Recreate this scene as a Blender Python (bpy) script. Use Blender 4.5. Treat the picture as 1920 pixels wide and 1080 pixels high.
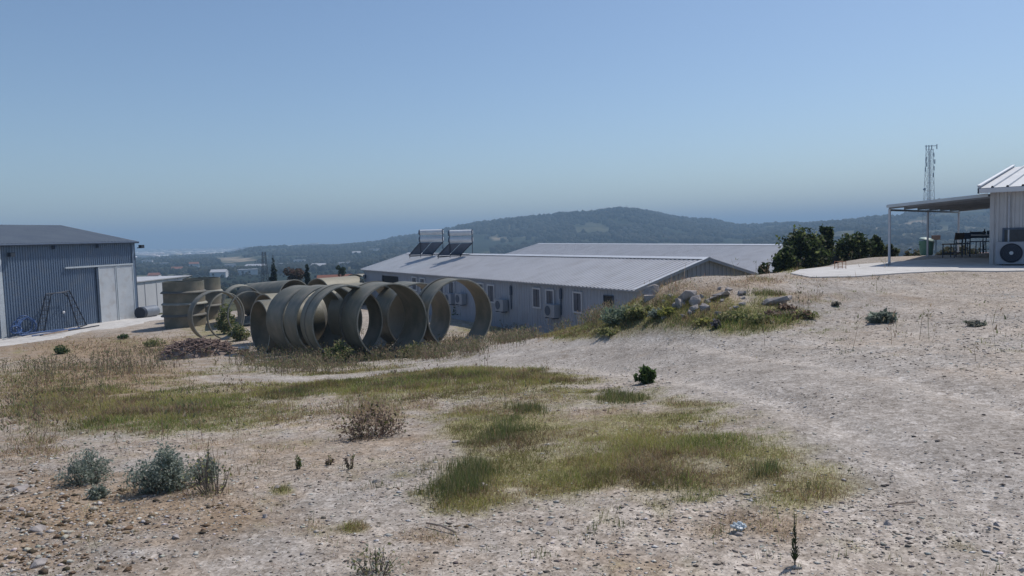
import bpy, bmesh, math, random
import numpy as np
from math import radians as R, sin, cos, tan, atan2, pi, sqrt, exp, log
from mathutils import Vector

random.seed(7); rng = np.random.default_rng(7)
for o in list(bpy.data.objects): bpy.data.objects.remove(o)
sc = bpy.context.scene
col = sc.collection

# ------------------------------------------------------------------ camera
F, CX, CY = 1400.0, 960.0, 540.0
PITCH, ROLL, EYE = R(4.02), R(1.6), 1.6
fw = np.array([0, cos(PITCH), -sin(PITCH)]); up0 = np.array([0, sin(PITCH), cos(PITCH)]); rt0 = np.array([1.0, 0, 0])
rt = rt0*cos(ROLL) - up0*sin(ROLL); up = up0*cos(ROLL) + rt0*sin(ROLL)
EYEP = np.array([0, 0, EYE])
cam = bpy.data.cameras.new('camera'); camo = bpy.data.objects.new('camera', cam); col.objects.link(camo)
cam.sensor_width = 36; cam.lens = F/1920*36; cam.clip_start = 0.1; cam.clip_end = 40000
from mathutils import Matrix
camo.matrix_world = Matrix(((rt[0], up[0], -fw[0], 0), (rt[1], up[1], -fw[1], 0), (rt[2], up[2], -fw[2], EYE), (0, 0, 0, 1)))
sc.camera = camo

# ------------------------------------------------------------------ light
SUN_AZ, SUN_EL = R(48), R(56)           # azimuth measured from +Y towards +X
sc.view_settings.view_transform = 'Standard'; sc.view_settings.look = 'None'
sc.view_settings.gamma = 1; sc.view_settings.use_curve_mapping = False
sc.view_settings.exposure = -0.03
w = bpy.data.worlds.new('World'); sc.world = w; w.use_nodes = True
nt = w.node_tree; bg = nt.nodes['Background']
sky = nt.nodes.new('ShaderNodeTexSky'); sky.sky_type = 'NISHITA'; sky.sun_disc = False
sky.sun_elevation = SUN_EL; sky.sun_rotation = SUN_AZ
sky.air_density = 1.0; sky.dust_density = 0.9; sky.ozone_density = 1.6; sky.altitude = 300
tint = nt.nodes.new('ShaderNodeMix'); tint.data_type = 'RGBA'; tint.blend_type = 'MULTIPLY'; tint.inputs[0].default_value = 1; tint.inputs[7].default_value = (.88,.935,.99,1)
nt.links.new(sky.outputs[0], tint.inputs[6]); nt.links.new(tint.outputs[2], bg.inputs[0]); bg.inputs[1].default_value = 0.115
sl = bpy.data.lights.new('sun', 'SUN'); sl.energy = 3.6; sl.angle = R(0.5); sl.color = (1.0, 0.955, 0.89)
so = bpy.data.objects.new('sun', sl); col.objects.link(so)
sd = Vector((sin(SUN_AZ)*cos(SUN_EL), cos(SUN_AZ)*cos(SUN_EL), sin(SUN_EL)))
so.rotation_euler = sd.to_track_quat('Z', 'Y').to_euler(); so.location = (0, 0, 60)
sc.cycles.max_bounces = 6; sc.cycles.volume_bounces = 0; sc.cycles.transparent_max_bounces = 12

# ------------------------------------------------------------------ projection helpers (authoring)
def ray(px, py):
    v = fw*F + rt*(px-CX) - up*(py-CY); return v
def at(px, py, drop):                   # the point seen at a pixel that lies 'drop' below eye level
    v = ray(px, py); return EYEP + v*(drop/-v[2])
def at_d(px, py, d):                    # the point seen at a pixel at ground distance d
    v = ray(px, py); return EYEP + v*(d/v[1])
def proj(P):
    P = np.asarray(P, float); q = P - EYEP; z = q@fw; z = np.where(np.abs(z) < 1e-6, 1e-6, z)
    return CX + F*(q@rt)/z, CY - F*(q@up)/z
def hor(px): return at_h(px)
def at_h(px):
    lo, hi = 300., 600.
    for _ in range(30):
        m = (lo+hi)/2
        if ray(px, m)[2] > 0: lo = m
        else: hi = m
    return lo

# ------------------------------------------------------------------ noise
def vnoise(x, y, seed=0):
    xi = np.floor(x).astype(np.int64); yi = np.floor(y).astype(np.int64)
    xf = x-xi; yf = y-yi; u = xf*xf*(3-2*xf); v = yf*yf*(3-2*yf)
    def h(a, b):
        n = (a*374761393 + b*668265263 + seed*974634777) & 0xFFFFFFFF
        n = ((n ^ (n >> 13))*1274126177) & 0xFFFFFFFF
        return ((n ^ (n >> 16)) & 0xFFFF)/65535.0
    return (h(xi, yi)*(1-u)+h(xi+1, yi)*u)*(1-v) + (h(xi, yi+1)*(1-u)+h(xi+1, yi+1)*u)*v
def fbm(x, y, oct=4, seed=0, gain=.5):
    s = 0; a = 1; t = 0
    for i in range(oct):
        s = s + a*vnoise(x*2**i+17.3*i, y*2**i-9.1*i, seed+i); t += a; a *= gain
    return s/t
def sstep(a, b, x):
    t = np.clip((x-a)/(b-a), 0, 1); return t*t*(3-2*t)

# ------------------------------------------------------------------ terrain control points (pixel, pixel, metres below eye)
CT = [(100,1080,1.62),(960,1080,1.6),(1850,1080,1.58),(100,930,1.8),(960,930,1.68),(1850,930,1.56),(-300,900,1.9),(2200,900,1.5),
 (100,850,2.0),(500,850,1.9),(960,850,1.75),(1400,850,1.62),(1850,850,1.55),
 (100,760,2.6),(500,760,2.35),(960,760,2.0),(1400,760,1.68),(1850,760,1.52),(-300,760,2.9),
 (100,700,3.5),(500,700,3.35),(960,700,2.4),(1400,690,1.75),(1850,690,1.5),(-300,700,3.9),
 (600,688,3.75),(760,680,3.65),(1000,650,2.75),(1200,640,2.1),(1350,616,1.72),(1500,580,1.52),(1850,580,1.42),(2200,580,1.4),
 (480,673,3.95),(859,655,3.92),(680,671,3.95),(300,690,3.9),
 (1280,578,1.5),(1330,515,1.03),(1270,525,1.08),(1210,552,1.4),(1150,592,2.0),(1100,612,2.7),(1420,513,1.14),(1480,507,1.24),(1450,560,1.35),
 (1560,512,1.22),(1700,510,1.24),(1857,501,1.24),(2200,505,1.24),(1560,492,1.3),(1680,486,1.3),(1760,483,1.3),(1840,478,1.3),
 (950,640,3.5),(900,628,4.2),(5,636,5.3),(250,599,5.2),(0,660,5.0),(150,640,5.0),(200,680,4.4),(350,603,5.0),(420,640,4.6),(-300,690,5.2),
 (300,590,5.4)]
pts = [at(*c) for c in CT]
def AP(x, y, drop): pts.append(np.array([x, y, EYE-drop]))
for a in range(-180, 181, 30): AP(1.2*sin(R(a)), 1.2*cos(R(a)), 1.6)
for a in (-150, -120, -90, 90, 120, 150, 180):
    for d in (8, 30, 60): AP(d*sin(R(a)), d*cos(R(a)), 1.6 + (0.0 if a > 0 and a < 170 else .02*d))
# house yard behind the mound and beyond
for p in ((4.65,28.3,4.45),(1.5,31.5,4.4),(-3.2,38,4.4),(-11,55,4.5),(-13,50,4.6),(10.8,31.9,4.3),(9,26.5,2.9),(0.5,28.5,4.2),(18,38,4.5),(6,45,4.5),
          (-20,75,5.6),(0,75,5.6),(25,75,5.8),(-38,70,6),(50,60,5),(40,40,2.6),(26,35,1.35),(-27,62,5.6),(-45,45,5.4),(17,30,1.5),(17,34,2.3),(22,33,1.4),(27,40,2.2),(20,45,4.2),(33,50,4.0)): AP(*p)
pts = np.array(pts)
def uv(x, y):
    d = np.sqrt(x*x+y*y)+1e-6; return np.arctan2(x, y)*1.6, np.log(d)
cu, cv = uv(pts[:,0], pts[:,1]); cz = pts[:,2]
def kern(r2): return np.sqrt(r2+.02)
K = kern((cu[:,None]-cu)**2+(cv[:,None]-cv)**2)
A = np.block([[K - 0.012*np.eye(len(cu)), np.ones((len(cu),1)), cu[:,None], cv[:,None]],
              [np.ones((1,len(cu))), np.zeros((1,3))],[cu[None], np.zeros((1,3))],[cv[None], np.zeros((1,3))]])
W = np.linalg.solve(A, np.concatenate([cz, [0,0,0]]))
def near_z(x, y):
    u, v = uv(x, y); sh = u.shape; u = u.ravel(); v = v.ravel()
    out = np.empty(len(u))
    for i in range(0, len(u), 20000):
        k = kern((u[i:i+20000,None]-cu)**2+(v[i:i+20000,None]-cv)**2)
        out[i:i+20000] = k@W[:-3] + W[-3] + W[-2]*u[i:i+20000] + W[-1]*v[i:i+20000]
    return out.reshape(sh)
# skyline of the hills, by pixel
SK = [(-900,500),(-300,500),(0,495),(255,490),(300,487),(380,482),(430,478),(455,472),(480,466),(560,463),(640,461),(700,455),(760,447),(790,443),(850,431),(900,420),(950,414),
 (1000,410),(1050,405),(1100,402),(1140,397),(1170,394),(1200,398),(1240,405),(1290,413),(1340,416),(1380,425),(1420,425),(1480,422),(1520,423),(1560,421),(1600,416),(1650,410),(1680,408),(1720,403),(1760,397),(1800,393),(1850,391),(1920,388),(2300,392),(3000,405)]
skx = np.array([s[0] for s in SK]); ske = np.array([(at_h(s[0])-s[1])/F for s in SK])
kx = np.arange(-900, 3001, 20.); ke = np.interp(kx, skx, ske); kd = np.interp(kx, [-900,255,480,900,1400,1560,3000], [950,950,1250,1400,1400,1150,1000])
def far_z(x, y):
    az = np.arctan2(x, np.maximum(y, -1e9)); azc = np.clip(az, -1.0, 1.0)
    px = CX + F*np.tan(azc); e = np.interp(px, kx, ke); D = np.interp(px, kx, kd)
    d = np.sqrt(x*x+y*y)
    dd = d*np.cos(azc)                                  # E was measured per unit of forward distance
    peak = EYE + e*D
    zv = np.interp(d, [60,100,200,300,400,600,900], [-4.2,-6.5,-11,-15.5,-18.2,-19.2,-18.6])
    rise = sstep(.42, 1.0, dd/D)**1.25
    z = zv*(1-rise) + peak*rise
    back = sstep(1.0, 1.55, dd/D); z = z*(1-back) + (-23.6)*back
    n = (fbm(x/170, y/170, 5, 3)-.5); hillness = np.clip((peak+22)/80, .06, 1)*sstep(.35, .7, dd/D)*(1-back)
    z = z + n*34*hillness*(1-sstep(.8,1.05,dd/D)) + (fbm(x/28, y/28, 3, 9)-.5)*4*hillness + (fbm(x/90,y/90,3,5)-.5)*3*sstep(150,400,d)*(1-back)
    return z
def ground_z(x, y):
    x = np.asarray(x, float); y = np.asarray(y, float); d = np.sqrt(x*x+y*y)
    dn = np.minimum(d, 130); s = dn/np.maximum(d, 1e-6)
    zn = near_z(x*s, y*s)
    zn = zn + (fbm(x*.6, y*.6, 3, 1)-.5)*.10*sstep(1, 6, d) + (fbm(x*3, y*3, 3, 2)-.5)*.035
    t = sstep(60, 120, d)
    return zn*(1-t) + far_z(x, y)*t
TH = np.concatenate([np.arange(-180, -50, 2.5), np.arange(-50, -38, .4), np.arange(-38, 38, .13), np.arange(38, 50, .4), np.arange(50, 180.1, 2.5)])
TH = R(1)*TH
RD = np.concatenate([[.02, .6], np.exp(np.linspace(log(1.4), log(60), 300)), np.exp(np.linspace(log(60), log(2600), 210))[1:]])
TT, RR = np.meshgrid(TH, RD); GX = RR*np.sin(TT); GY = RR*np.cos(TT)
GZ = ground_z(GX, GY)
ZP = EYE-1.19
PATIO = [(1482,512),(1500,505),(1560,499.5),(1640,493),(1700,489),(1760,485),(1850,483),(2150,483),(2150,503),(1920,507),(1860,508),(1780,507),(1700,511),(1600,518),(1520,519)]
PW = [at(q[0], q[1], 1.19)[:2] for q in PATIO]
def inpoly(x, y, P):
    c = np.zeros(x.shape, bool); n = len(P)
    for i in range(n):
        (x1, y1), (x2, y2) = P[i], P[(i+1)%n]
        k = ((y1 > y) != (y2 > y)); c ^= k & (x < (x2-x1)*(y-y1)/((y2-y1) if y2 != y1 else 1e-9)+x1)
    return c
def dpoly(x, y, P):
    d = np.full(x.shape, 1e9); n = len(P)
    for i in range(n):
        a = np.array(P[i]); b = np.array(P[(i+1)%n]); e = b-a; t = np.clip(((x-a[0])*e[0]+(y-a[1])*e[1])/(e@e), 0, 1)
        d = np.minimum(d, np.hypot(x-a[0]-t*e[0], y-a[1]-t*e[1]))
    return np.where(inpoly(x, y, P), 0, d)
sel = (RR > 12) & (RR < 60); dp = dpoly(GX[sel], GY[sel], PW); k_ = 1-sstep(.1, 3.5, dp); k2_ = 1-sstep(0., 1.2, dp)
gz_ = GZ[sel]; cap_ = ZP-.025; gz_ = np.where(gz_ > cap_, gz_*(1-k_)+cap_*k_, gz_); gz_ = np.where(gz_ < cap_, gz_*(1-k2_)+(cap_)*k2_, gz_); GZ[sel] = gz_
def gz(x, y):                                          # bilinear look-up
    x = np.asarray(x, float); y = np.asarray(y, float)
    th = np.arctan2(x, y); d = np.sqrt(x*x+y*y)
    i = np.clip(np.searchsorted(TH, th)-1, 0, len(TH)-2); j = np.clip(np.searchsorted(RD, d)-1, 0, len(RD)-2)
    a = (th-TH[i])/(TH[i+1]-TH[i]); b = np.clip((d-RD[j])/(RD[j+1]-RD[j]), 0, 1)
    return (GZ[j,i]*(1-a)+GZ[j,i+1]*a)*(1-b) + (GZ[j+1,i]*(1-a)+GZ[j+1,i+1]*a)*b
def hit(px, py, d0=2.0, d1=2500):                      # first ground point under a pixel
    v = ray(px, py); v = v/v[1]; ds = np.exp(np.linspace(log(d0), log(d1), 1500))
    z = EYE + v[2]*ds; g = gz(v[0]*ds, ds); k = np.argmax(z < g)
    d = ds[k] if (z < g).any() else d1
    return np.array([v[0]*d, d, float(gz(v[0]*d, d))])
def col_at(px, d):                                     # ground point at a pixel column and distance
    v = ray(px, at_h(px)+5); x = v[0]/v[1]*d; return np.array([x, d, float(gz(x, d))])

# ------------------------------------------------------------------ object helpers
def link(o): col.objects.link(o); return o
def tag(o, label=None, cat=None, group=None, kind=None):
    if label: o['label'] = label
    if cat: o['category'] = cat
    if group: o['group'] = group
    if kind: o['kind'] = kind
    return o
def empty(name, loc, label=None, cat=None, group=None, rz=0):
    o = link(bpy.data.objects.new(name, None)); o.location = [float(c) for c in loc]; o.rotation_euler.z = rz; o.empty_display_size = .2
    return tag(o, label, cat, group)
def root_of(o):
    while o.parent: o = o.parent
    return o
class MB:
    def __init__(s): s.v = []; s.f = []
    def add(s, vs, fs):
        n = len(s.v); s.v += [tuple(float(c) for c in v) for v in vs]; s.f += [tuple(i+n for i in f) for f in fs]; return s
    def box(s, o, a, b, c):                            # corner + three edge vectors
        o, a, b, c = (np.array(t, float) for t in (o, a, b, c))
        V = [o, o+a, o+a+b, o+b, o+c, o+a+c, o+a+b+c, o+b+c]
        fs = [(0,3,2,1),(4,5,6,7),(0,1,5,4),(1,2,6,5),(2,3,7,6),(3,0,4,7)]
        if np.dot(np.cross(a, b), c) < 0: fs = [f[::-1] for f in fs]
        return s.add(V, fs)
    def cbox(s, c, sx, sy, sz, rz=0):                  # centre at base
        c = np.array(c, float); ax = np.array([cos(rz), sin(rz), 0]); ay = np.array([-sin(rz), cos(rz), 0])
        return s.box(c-ax*sx/2-ay*sy/2, ax*sx, ay*sy, (0,0,sz))
    def tube(s, p, q, r, r2=None, n=8, caps=True):
        p = np.array(p, float); q = np.array(q, float); r2 = r if r2 is None else r2
        d = q-p; L = np.linalg.norm(d)
        if L < 1e-6: return s
        d /= L; a = np.cross(d, (0,0,1) if abs(d[2]) < .9 else (1,0,0)); a /= np.linalg.norm(a); b = np.cross(d, a)
        V = []
        for (c, rr) in ((p, r), (q, r2)):
            for k in range(n):
                t = 2*pi*k/n; V.append(c + rr*(cos(t)*a+sin(t)*b))
        fs = [(k, k+n, (k+1)%n+n, (k+1)%n) for k in range(n)]
        if caps: fs += [tuple(range(n)), tuple(range(2*n-1, n-1, -1))]
        return s.add(V, fs)
    def path(s, P, r, n=6, closed=False):
        P = [np.array(p, float) for p in P]; m = len(P); V = []
        for i, p in enumerate(P):
            if closed: d = P[(i+1)%m]-P[i-1]
            else: d = P[min(i+1, m-1)]-P[max(i-1, 0)]
            d = d/np.linalg.norm(d); a = np.cross(d, (0.03,0.02,1)); a /= np.linalg.norm(a); b = np.cross(d, a)
            rr = r[i] if isinstance(r, (list, tuple)) else r
            for k in range(n): t = 2*pi*k/n; V.append(p+rr*(cos(t)*a+sin(t)*b))
        fs = []
        for i in range(m if closed else m-1):
            j = (i+1)%m
            for k in range(n): fs.append((i*n+k, j*n+k, j*n+(k+1)%n, i*n+(k+1)%n))
        if not closed: fs += [tuple(range(n)), tuple(range(m*n-1, m*n-n-1, -1))]
        return s.add(V, fs)
    def lathe(s, c, axis, prof, n=48, closed=True, wob=0):   # prof: (along axis, radius)
        c = np.array(c, float); d = np.array(axis, float); d /= np.linalg.norm(d)
        a = np.cross(d, (0,0,1) if abs(d[2]) < .9 else (1,0,0)); a /= np.linalg.norm(a); b = np.cross(d, a); V = []; m = len(prof)
        ph = random.random()*6
        for k in range(n):
            t = 2*pi*k/n; w_ = 1+wob*sin(2*t+ph)
            for (h, r) in prof: V.append(c+d*h+r*w_*(cos(t)*a+sin(t)*b))
        fs = []
        for k in range(n):
            k2 = (k+1)%n
            for i in range(m if closed else m-1):
                j = (i+1)%m; fs.append((k*m+i, k*m+j, k2*m+j, k2*m+i))
        return s.add(V, fs)
    def build(s, name, mat, parent=None, smooth=False, **kw):
        me = bpy.data.meshes.new(name); off = Vector((0,0,0))
        if parent is not None:
            off = Vector(root_of(parent).location)
        me.from_pydata([(v[0]-off.x, v[1]-off.y, v[2]-off.z) for v in s.v], [], s.f); me.update()
        if mat: me.materials.append(mat)
        if smooth:
            me.polygons.foreach_set('use_smooth', [True]*len(me.polygons))
            try: me.set_sharp_from_angle(angle=R(35))
            except Exception: pass
        o = link(bpy.data.objects.new(name, me))
        if parent is not None: o.parent = parent
        return tag(o, **kw)
def corr(o, U, V, nrm, pitch, depth, kind='trap', close=0.0):
    """ribbed metal sheet: ribs run along V, repeat along U"""
    o = np.array(o, float); U = np.array(U, float); V = np.array(V, float); nrm = np.array(nrm, float); L = np.linalg.norm(U); n = max(1, int(round(L/pitch)))
    P = [(0,0),(.55,0),(.62,1),(.93,1)] if kind == 'trap' else [(0,0),(.25,.5),(.5,1),(.75,.5)]
    if kind == 'rib': P = [(0,0),(.80,0),(.84,1),(.96,1)]
    us = []
    for i in range(n):
        for a, h in P: us.append(((i+a)/n, h))
    us.append((1., 0.))
    m = MB(); vs = []
    for t, h in us: vs += [o+U*t+nrm*h*depth, o+U*t+V+nrm*h*depth]
    flip = np.dot(np.cross(U, V), nrm) < 0
    m.add(vs, [((2*i, 2*i+2, 2*i+3, 2*i+1) if not flip else (2*i, 2*i+1, 2*i+3, 2*i+2)) for i in range(len(us)-1)])
    return m
def children(o): return [c for c in bpy.data.objects if c.parent == o]
def copy_tree(o, parent=None):
    c = o.copy(); link(c)
    if parent: c.parent = parent
    for ch in children(o): copy_tree(ch, c)
    return c
def np_mesh(name, V, faces, colr=None, mat=None, smooth=False):
    """V (n,3), faces (m,k) all same k; colr (n,3) point colours"""
    me = bpy.data.meshes.new(name); V = np.asarray(V, np.float32); faces = np.asarray(faces, np.int32); k = faces.shape[1]
    me.vertices.add(len(V)); me.vertices.foreach_set('co', V.ravel())
    me.loops.add(faces.size); me.loops.foreach_set('vertex_index', faces.ravel())
    me.polygons.add(len(faces)); me.polygons.foreach_set('loop_start', np.arange(0, faces.size, k, dtype=np.int32))
    if smooth: me.polygons.foreach_set('use_smooth', np.ones(len(faces), bool))
    if colr is not None:
        a = me.color_attributes.new('Col', 'FLOAT_COLOR', 'POINT'); c4 = np.ones((len(V), 4), np.float32); c4[:, :3] = colr; a.data.foreach_set('color', c4.ravel())
    me.update(calc_edges=True); me.validate()
    if mat: me.materials.append(mat)
    return me
def np_obj(name, *a, parent=None, loc=None, **kw):
    o = link(bpy.data.objects.new(name, np_mesh(name, *a, **kw)))
    if parent: o.parent = parent
    if loc is not None: o.location = loc
    return o

# ------------------------------------------------------------------ materials
def srgb(r, g, b):
    f = lambda c: (c/255/12.92) if c/255 <= .04045 else ((c/255+.055)/1.055)**2.4
    return (f(r), f(g), f(b))
def mat(name, c, rough=.7, metal=0, var=.12, scale=3, bump=0, bscale=40, c2=None, spec=.3, attr=False, transl=0, streak=False, dirt=None):
    m = bpy.data.materials.new(name); m.use_nodes = True; t = m.node_tree; b = t.nodes['Principled BSDF']
    b.inputs['Roughness'].default_value = rough; b.inputs['Metallic'].default_value = metal; b.inputs['Specular IOR Level'].default_value = spec
    tc = t.nodes.new('ShaderNodeTexCoord'); n = t.nodes.new('ShaderNodeTexNoise'); n.inputs['Scale'].default_value = scale; n.inputs['Detail'].default_value = 6; n.inputs['Roughness'].default_value = .65
    if streak:
        mp = t.nodes.new('ShaderNodeMapping'); mp.inputs['Scale'].default_value = (1, 1, .12); t.links.new(tc.outputs['Object'], mp.inputs[0]); t.links.new(mp.outputs[0], n.inputs['Vector'])
    else: t.links.new(tc.outputs['Object'], n.inputs['Vector'])
    r = t.nodes.new('ShaderNodeValToRGB'); r.color_ramp.elements[0].position = .32; r.color_ramp.elements[1].position = .68
    ca = [max(0, x*(1-var)) for x in c]; cb = [min(1, x*(1+var)) for x in (c2 or c)]
    if c2: ca = c; cb = c2
    r.color_ramp.elements[0].color = (*ca, 1); r.color_ramp.elements[1].color = (*cb, 1)
    t.links.new(n.outputs[0], r.inputs[0]); out = r.outputs[0]
    if attr:
        a = t.nodes.new('ShaderNodeVertexColor'); a.layer_name = 'Col'
        mx = t.nodes.new('ShaderNodeMix'); mx.data_type = 'RGBA'; mx.blend_type = 'MULTIPLY'; mx.inputs[0].default_value = 1
        t.links.new(a.outputs[0], mx.inputs[6]); t.links.new(out, mx.inputs[7]); out = mx.outputs[2]
    if dirt:
        n3 = t.nodes.new('ShaderNodeTexNoise'); n3.inputs['Scale'].default_value = dirt[1]; n3.inputs['Detail'].default_value = 8
        t.links.new(tc.outputs['Object'], n3.inputs['Vector'])
        r3 = t.nodes.new('ShaderNodeValToRGB'); r3.color_ramp.elements[0].position = .5; r3.color_ramp.elements[1].position = .72
        r3.color_ramp.elements[1].color = (dirt[2],)*3+(1,); r3.color_ramp.elements[0].color = (0,0,0,1)
        t.links.new(n3.outputs[0], r3.inputs[0])
        mx = t.nodes.new('ShaderNodeMix'); mx.data_type = 'RGBA'; t.links.new(r3.outputs[0], mx.inputs[0]); t.links.new(out, mx.inputs[6]); mx.inputs[7].default_value = (*dirt[0], 1); out = mx.outputs[2]
    t.links.new(out, b.inputs['Base Color'])
    if bump:
        n2 = t.nodes.new('ShaderNodeTexNoise'); n2.inputs['Scale'].default_value = bscale; n2.inputs['Detail'].default_value = 5; t.links.new(tc.outputs['Object'], n2.inputs['Vector'])
        bp = t.nodes.new('ShaderNodeBump'); bp.inputs['Strength'].default_value = bump; bp.inputs['Distance'].default_value = .02; t.links.new(n2.outputs[0], bp.inputs['Height']); t.links.new(bp.outputs[0], b.inputs['Normal'])
    if transl:
        tr = t.nodes.new('ShaderNodeBsdfTranslucent'); t.links.new(out, tr.inputs[0]); ms = t.nodes.new('ShaderNodeMixShader'); ms.inputs[0].default_value = transl
        t.links.new(b.outputs[0], ms.inputs[1]); t.links.new(tr.outputs[0], ms.inputs[2]); t.links.new(ms.outputs[0], t.nodes['Material Output'].inputs[0])
    return m
M = dict(
 foliage=mat('foliage', (1,1,1), .6, var=.25, scale=9, attr=True, transl=.5, spec=.25),
 stone=mat('stone', (1,1,1), .9, var=.22, scale=25, attr=True, bump=.5, bscale=60, spec=.2),
 rock=mat('rock', (.24,.205,.19), .9, c2=(.47,.43,.41), scale=6, bump=.8, bscale=14, spec=.2, dirt=((.16,.13,.10),5,.5)),
 bark=mat('bark', (.12,.10,.08), .9, c2=(.2,.17,.14), scale=12, bump=.6),
 concrete=mat('concrete', (.50,.475,.455), .85, c2=(.60,.575,.545), scale=1.3, bump=.3, bscale=30, dirt=((.30,.27,.24),2.5,.6)),
 shed_wall=mat('shed_cladding', (.115,.16,.235), .45, metal=.15, c2=(.145,.195,.27), scale=1.2, streak=True, spec=.5, dirt=((.24,.24,.24),1.5,.3)),
 shed_roof=mat('shed_roof', (.22,.24,.27), .5, metal=.2, c2=(.27,.29,.31), scale=.7, spec=.5),
 door_metal=mat('door_sheet', (.46,.49,.52), .5, metal=.15, c2=(.54,.56,.58), scale=1.2, bump=.25, bscale=1.6, dirt=((.36,.33,.31),2,.5)),
 trim=mat('dark_trim', (.07,.095,.14), .5, metal=.3, var=.15),
 trim_light=mat('pale_trim', (.50,.54,.57), .5, metal=.2, var=.1),
 roof_white=mat('roof_sheet', (.45,.445,.46), .5, metal=.05, c2=(.51,.505,.52), scale=.8, spec=.4, dirt=((.31,.29,.28),1.0,.35)),
 roof_bright=mat('roof_sheet_new', (.42,.43,.45), .55, metal=.1, c2=(.50,.51,.53), scale=.8, spec=.45),
 cap=mat('ridge_cap', (.62,.63,.65), .45, metal=.2, var=.08),
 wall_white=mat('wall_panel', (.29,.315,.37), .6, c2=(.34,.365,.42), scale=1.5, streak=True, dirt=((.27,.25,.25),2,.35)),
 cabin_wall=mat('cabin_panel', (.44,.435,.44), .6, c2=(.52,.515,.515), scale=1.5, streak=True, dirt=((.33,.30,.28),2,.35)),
 frame_white=mat('frame_white', (.50,.51,.54), .5, var=.06),
 glass=mat('window_glass', (.03,.035,.045), .12, var=.2, spec=.6),
 shutter=mat('window_shutter', (.10,.11,.14), .5, var=.2),
 ring=mat('pipe_resin', (.115,.11,.082), .5, c2=(.18,.17,.128), scale=1.4, bump=.25, bscale=18, spec=.35, dirt=((.30,.25,.19),1.3,.6)),
 ring_pale=mat('pipe_resin_pale', (.24,.215,.155), .55, c2=(.31,.28,.205), scale=2.2, bump=.15, bscale=25, spec=.35, dirt=((.2,.17,.13),2.2,.5)),
 ring_edge=mat('pipe_cut_edge', (.24,.23,.19), .7, c2=(.36,.35,.30), scale=6),
 band=mat('pipe_band', (.10,.095,.08), .6, c2=(.15,.14,.12), scale=5),
 blue=mat('hose_blue', (.03,.07,.19), .45, c2=(.05,.11,.27), scale=5, spec=.5),
 black=mat('black_steel', (.025,.03,.045), .5, metal=.3, var=.2),
 tank=mat('tank_metal', (.62,.64,.66), .4, metal=.1, var=.1, spec=.5),
 collector=mat('solar_glass', (.06,.08,.12), .25, var=.2, spec=.6),
 ac=mat('ac_case', (.30,.32,.36), .5, var=.08, scale=4),
 dark=mat('opening_shade', (.015,.016,.02), .8, var=.2),  # near-black, the shade inside openings put into the colour
 bin_green=mat('bin_green', (.10,.24,.19), .45, c2=(.14,.30,.24), scale=6),
 bin_lid=mat('bin_lid', (.38,.48,.44), .45, var=.1),
 galv=mat('galvanised', (.22,.235,.26), .45, metal=.5, var=.15),
 mast=mat('hazed_mast_steel', (.40,.43,.47), .6, metal=.2, var=.15),  # steel lightened, distance haze put into the colour
 rust=mat('rust_box', (.30,.13,.07), .8, c2=(.38,.2,.12), scale=4),
 wood=mat('weathered_wood', (.30,.23,.18), .9, c2=(.42,.34,.28), scale=8, bump=.4),
 blue_grey=mat('chair_blue', (.03,.05,.09), .5, var=.2),
 chair_brown=mat('chair_brown', (.10,.07,.05), .6, var=.2),
 plaster=mat('plaster', (.52,.52,.53), .8, var=.12, scale=.3),
 tile=mat('roof_tile', (.17,.07,.05), .8, c2=(.23,.10,.07), scale=.8),
 tabletop=mat('table_top', (.5,.52,.55), .4, var=.1),
 white=mat('white_paint', (.75,.75,.76), .5, var=.06),
 plastic=mat('thin_plastic', (.62,.68,.72), .25, var=.15, scale=12, transl=.35, spec=.6),
)
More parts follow.
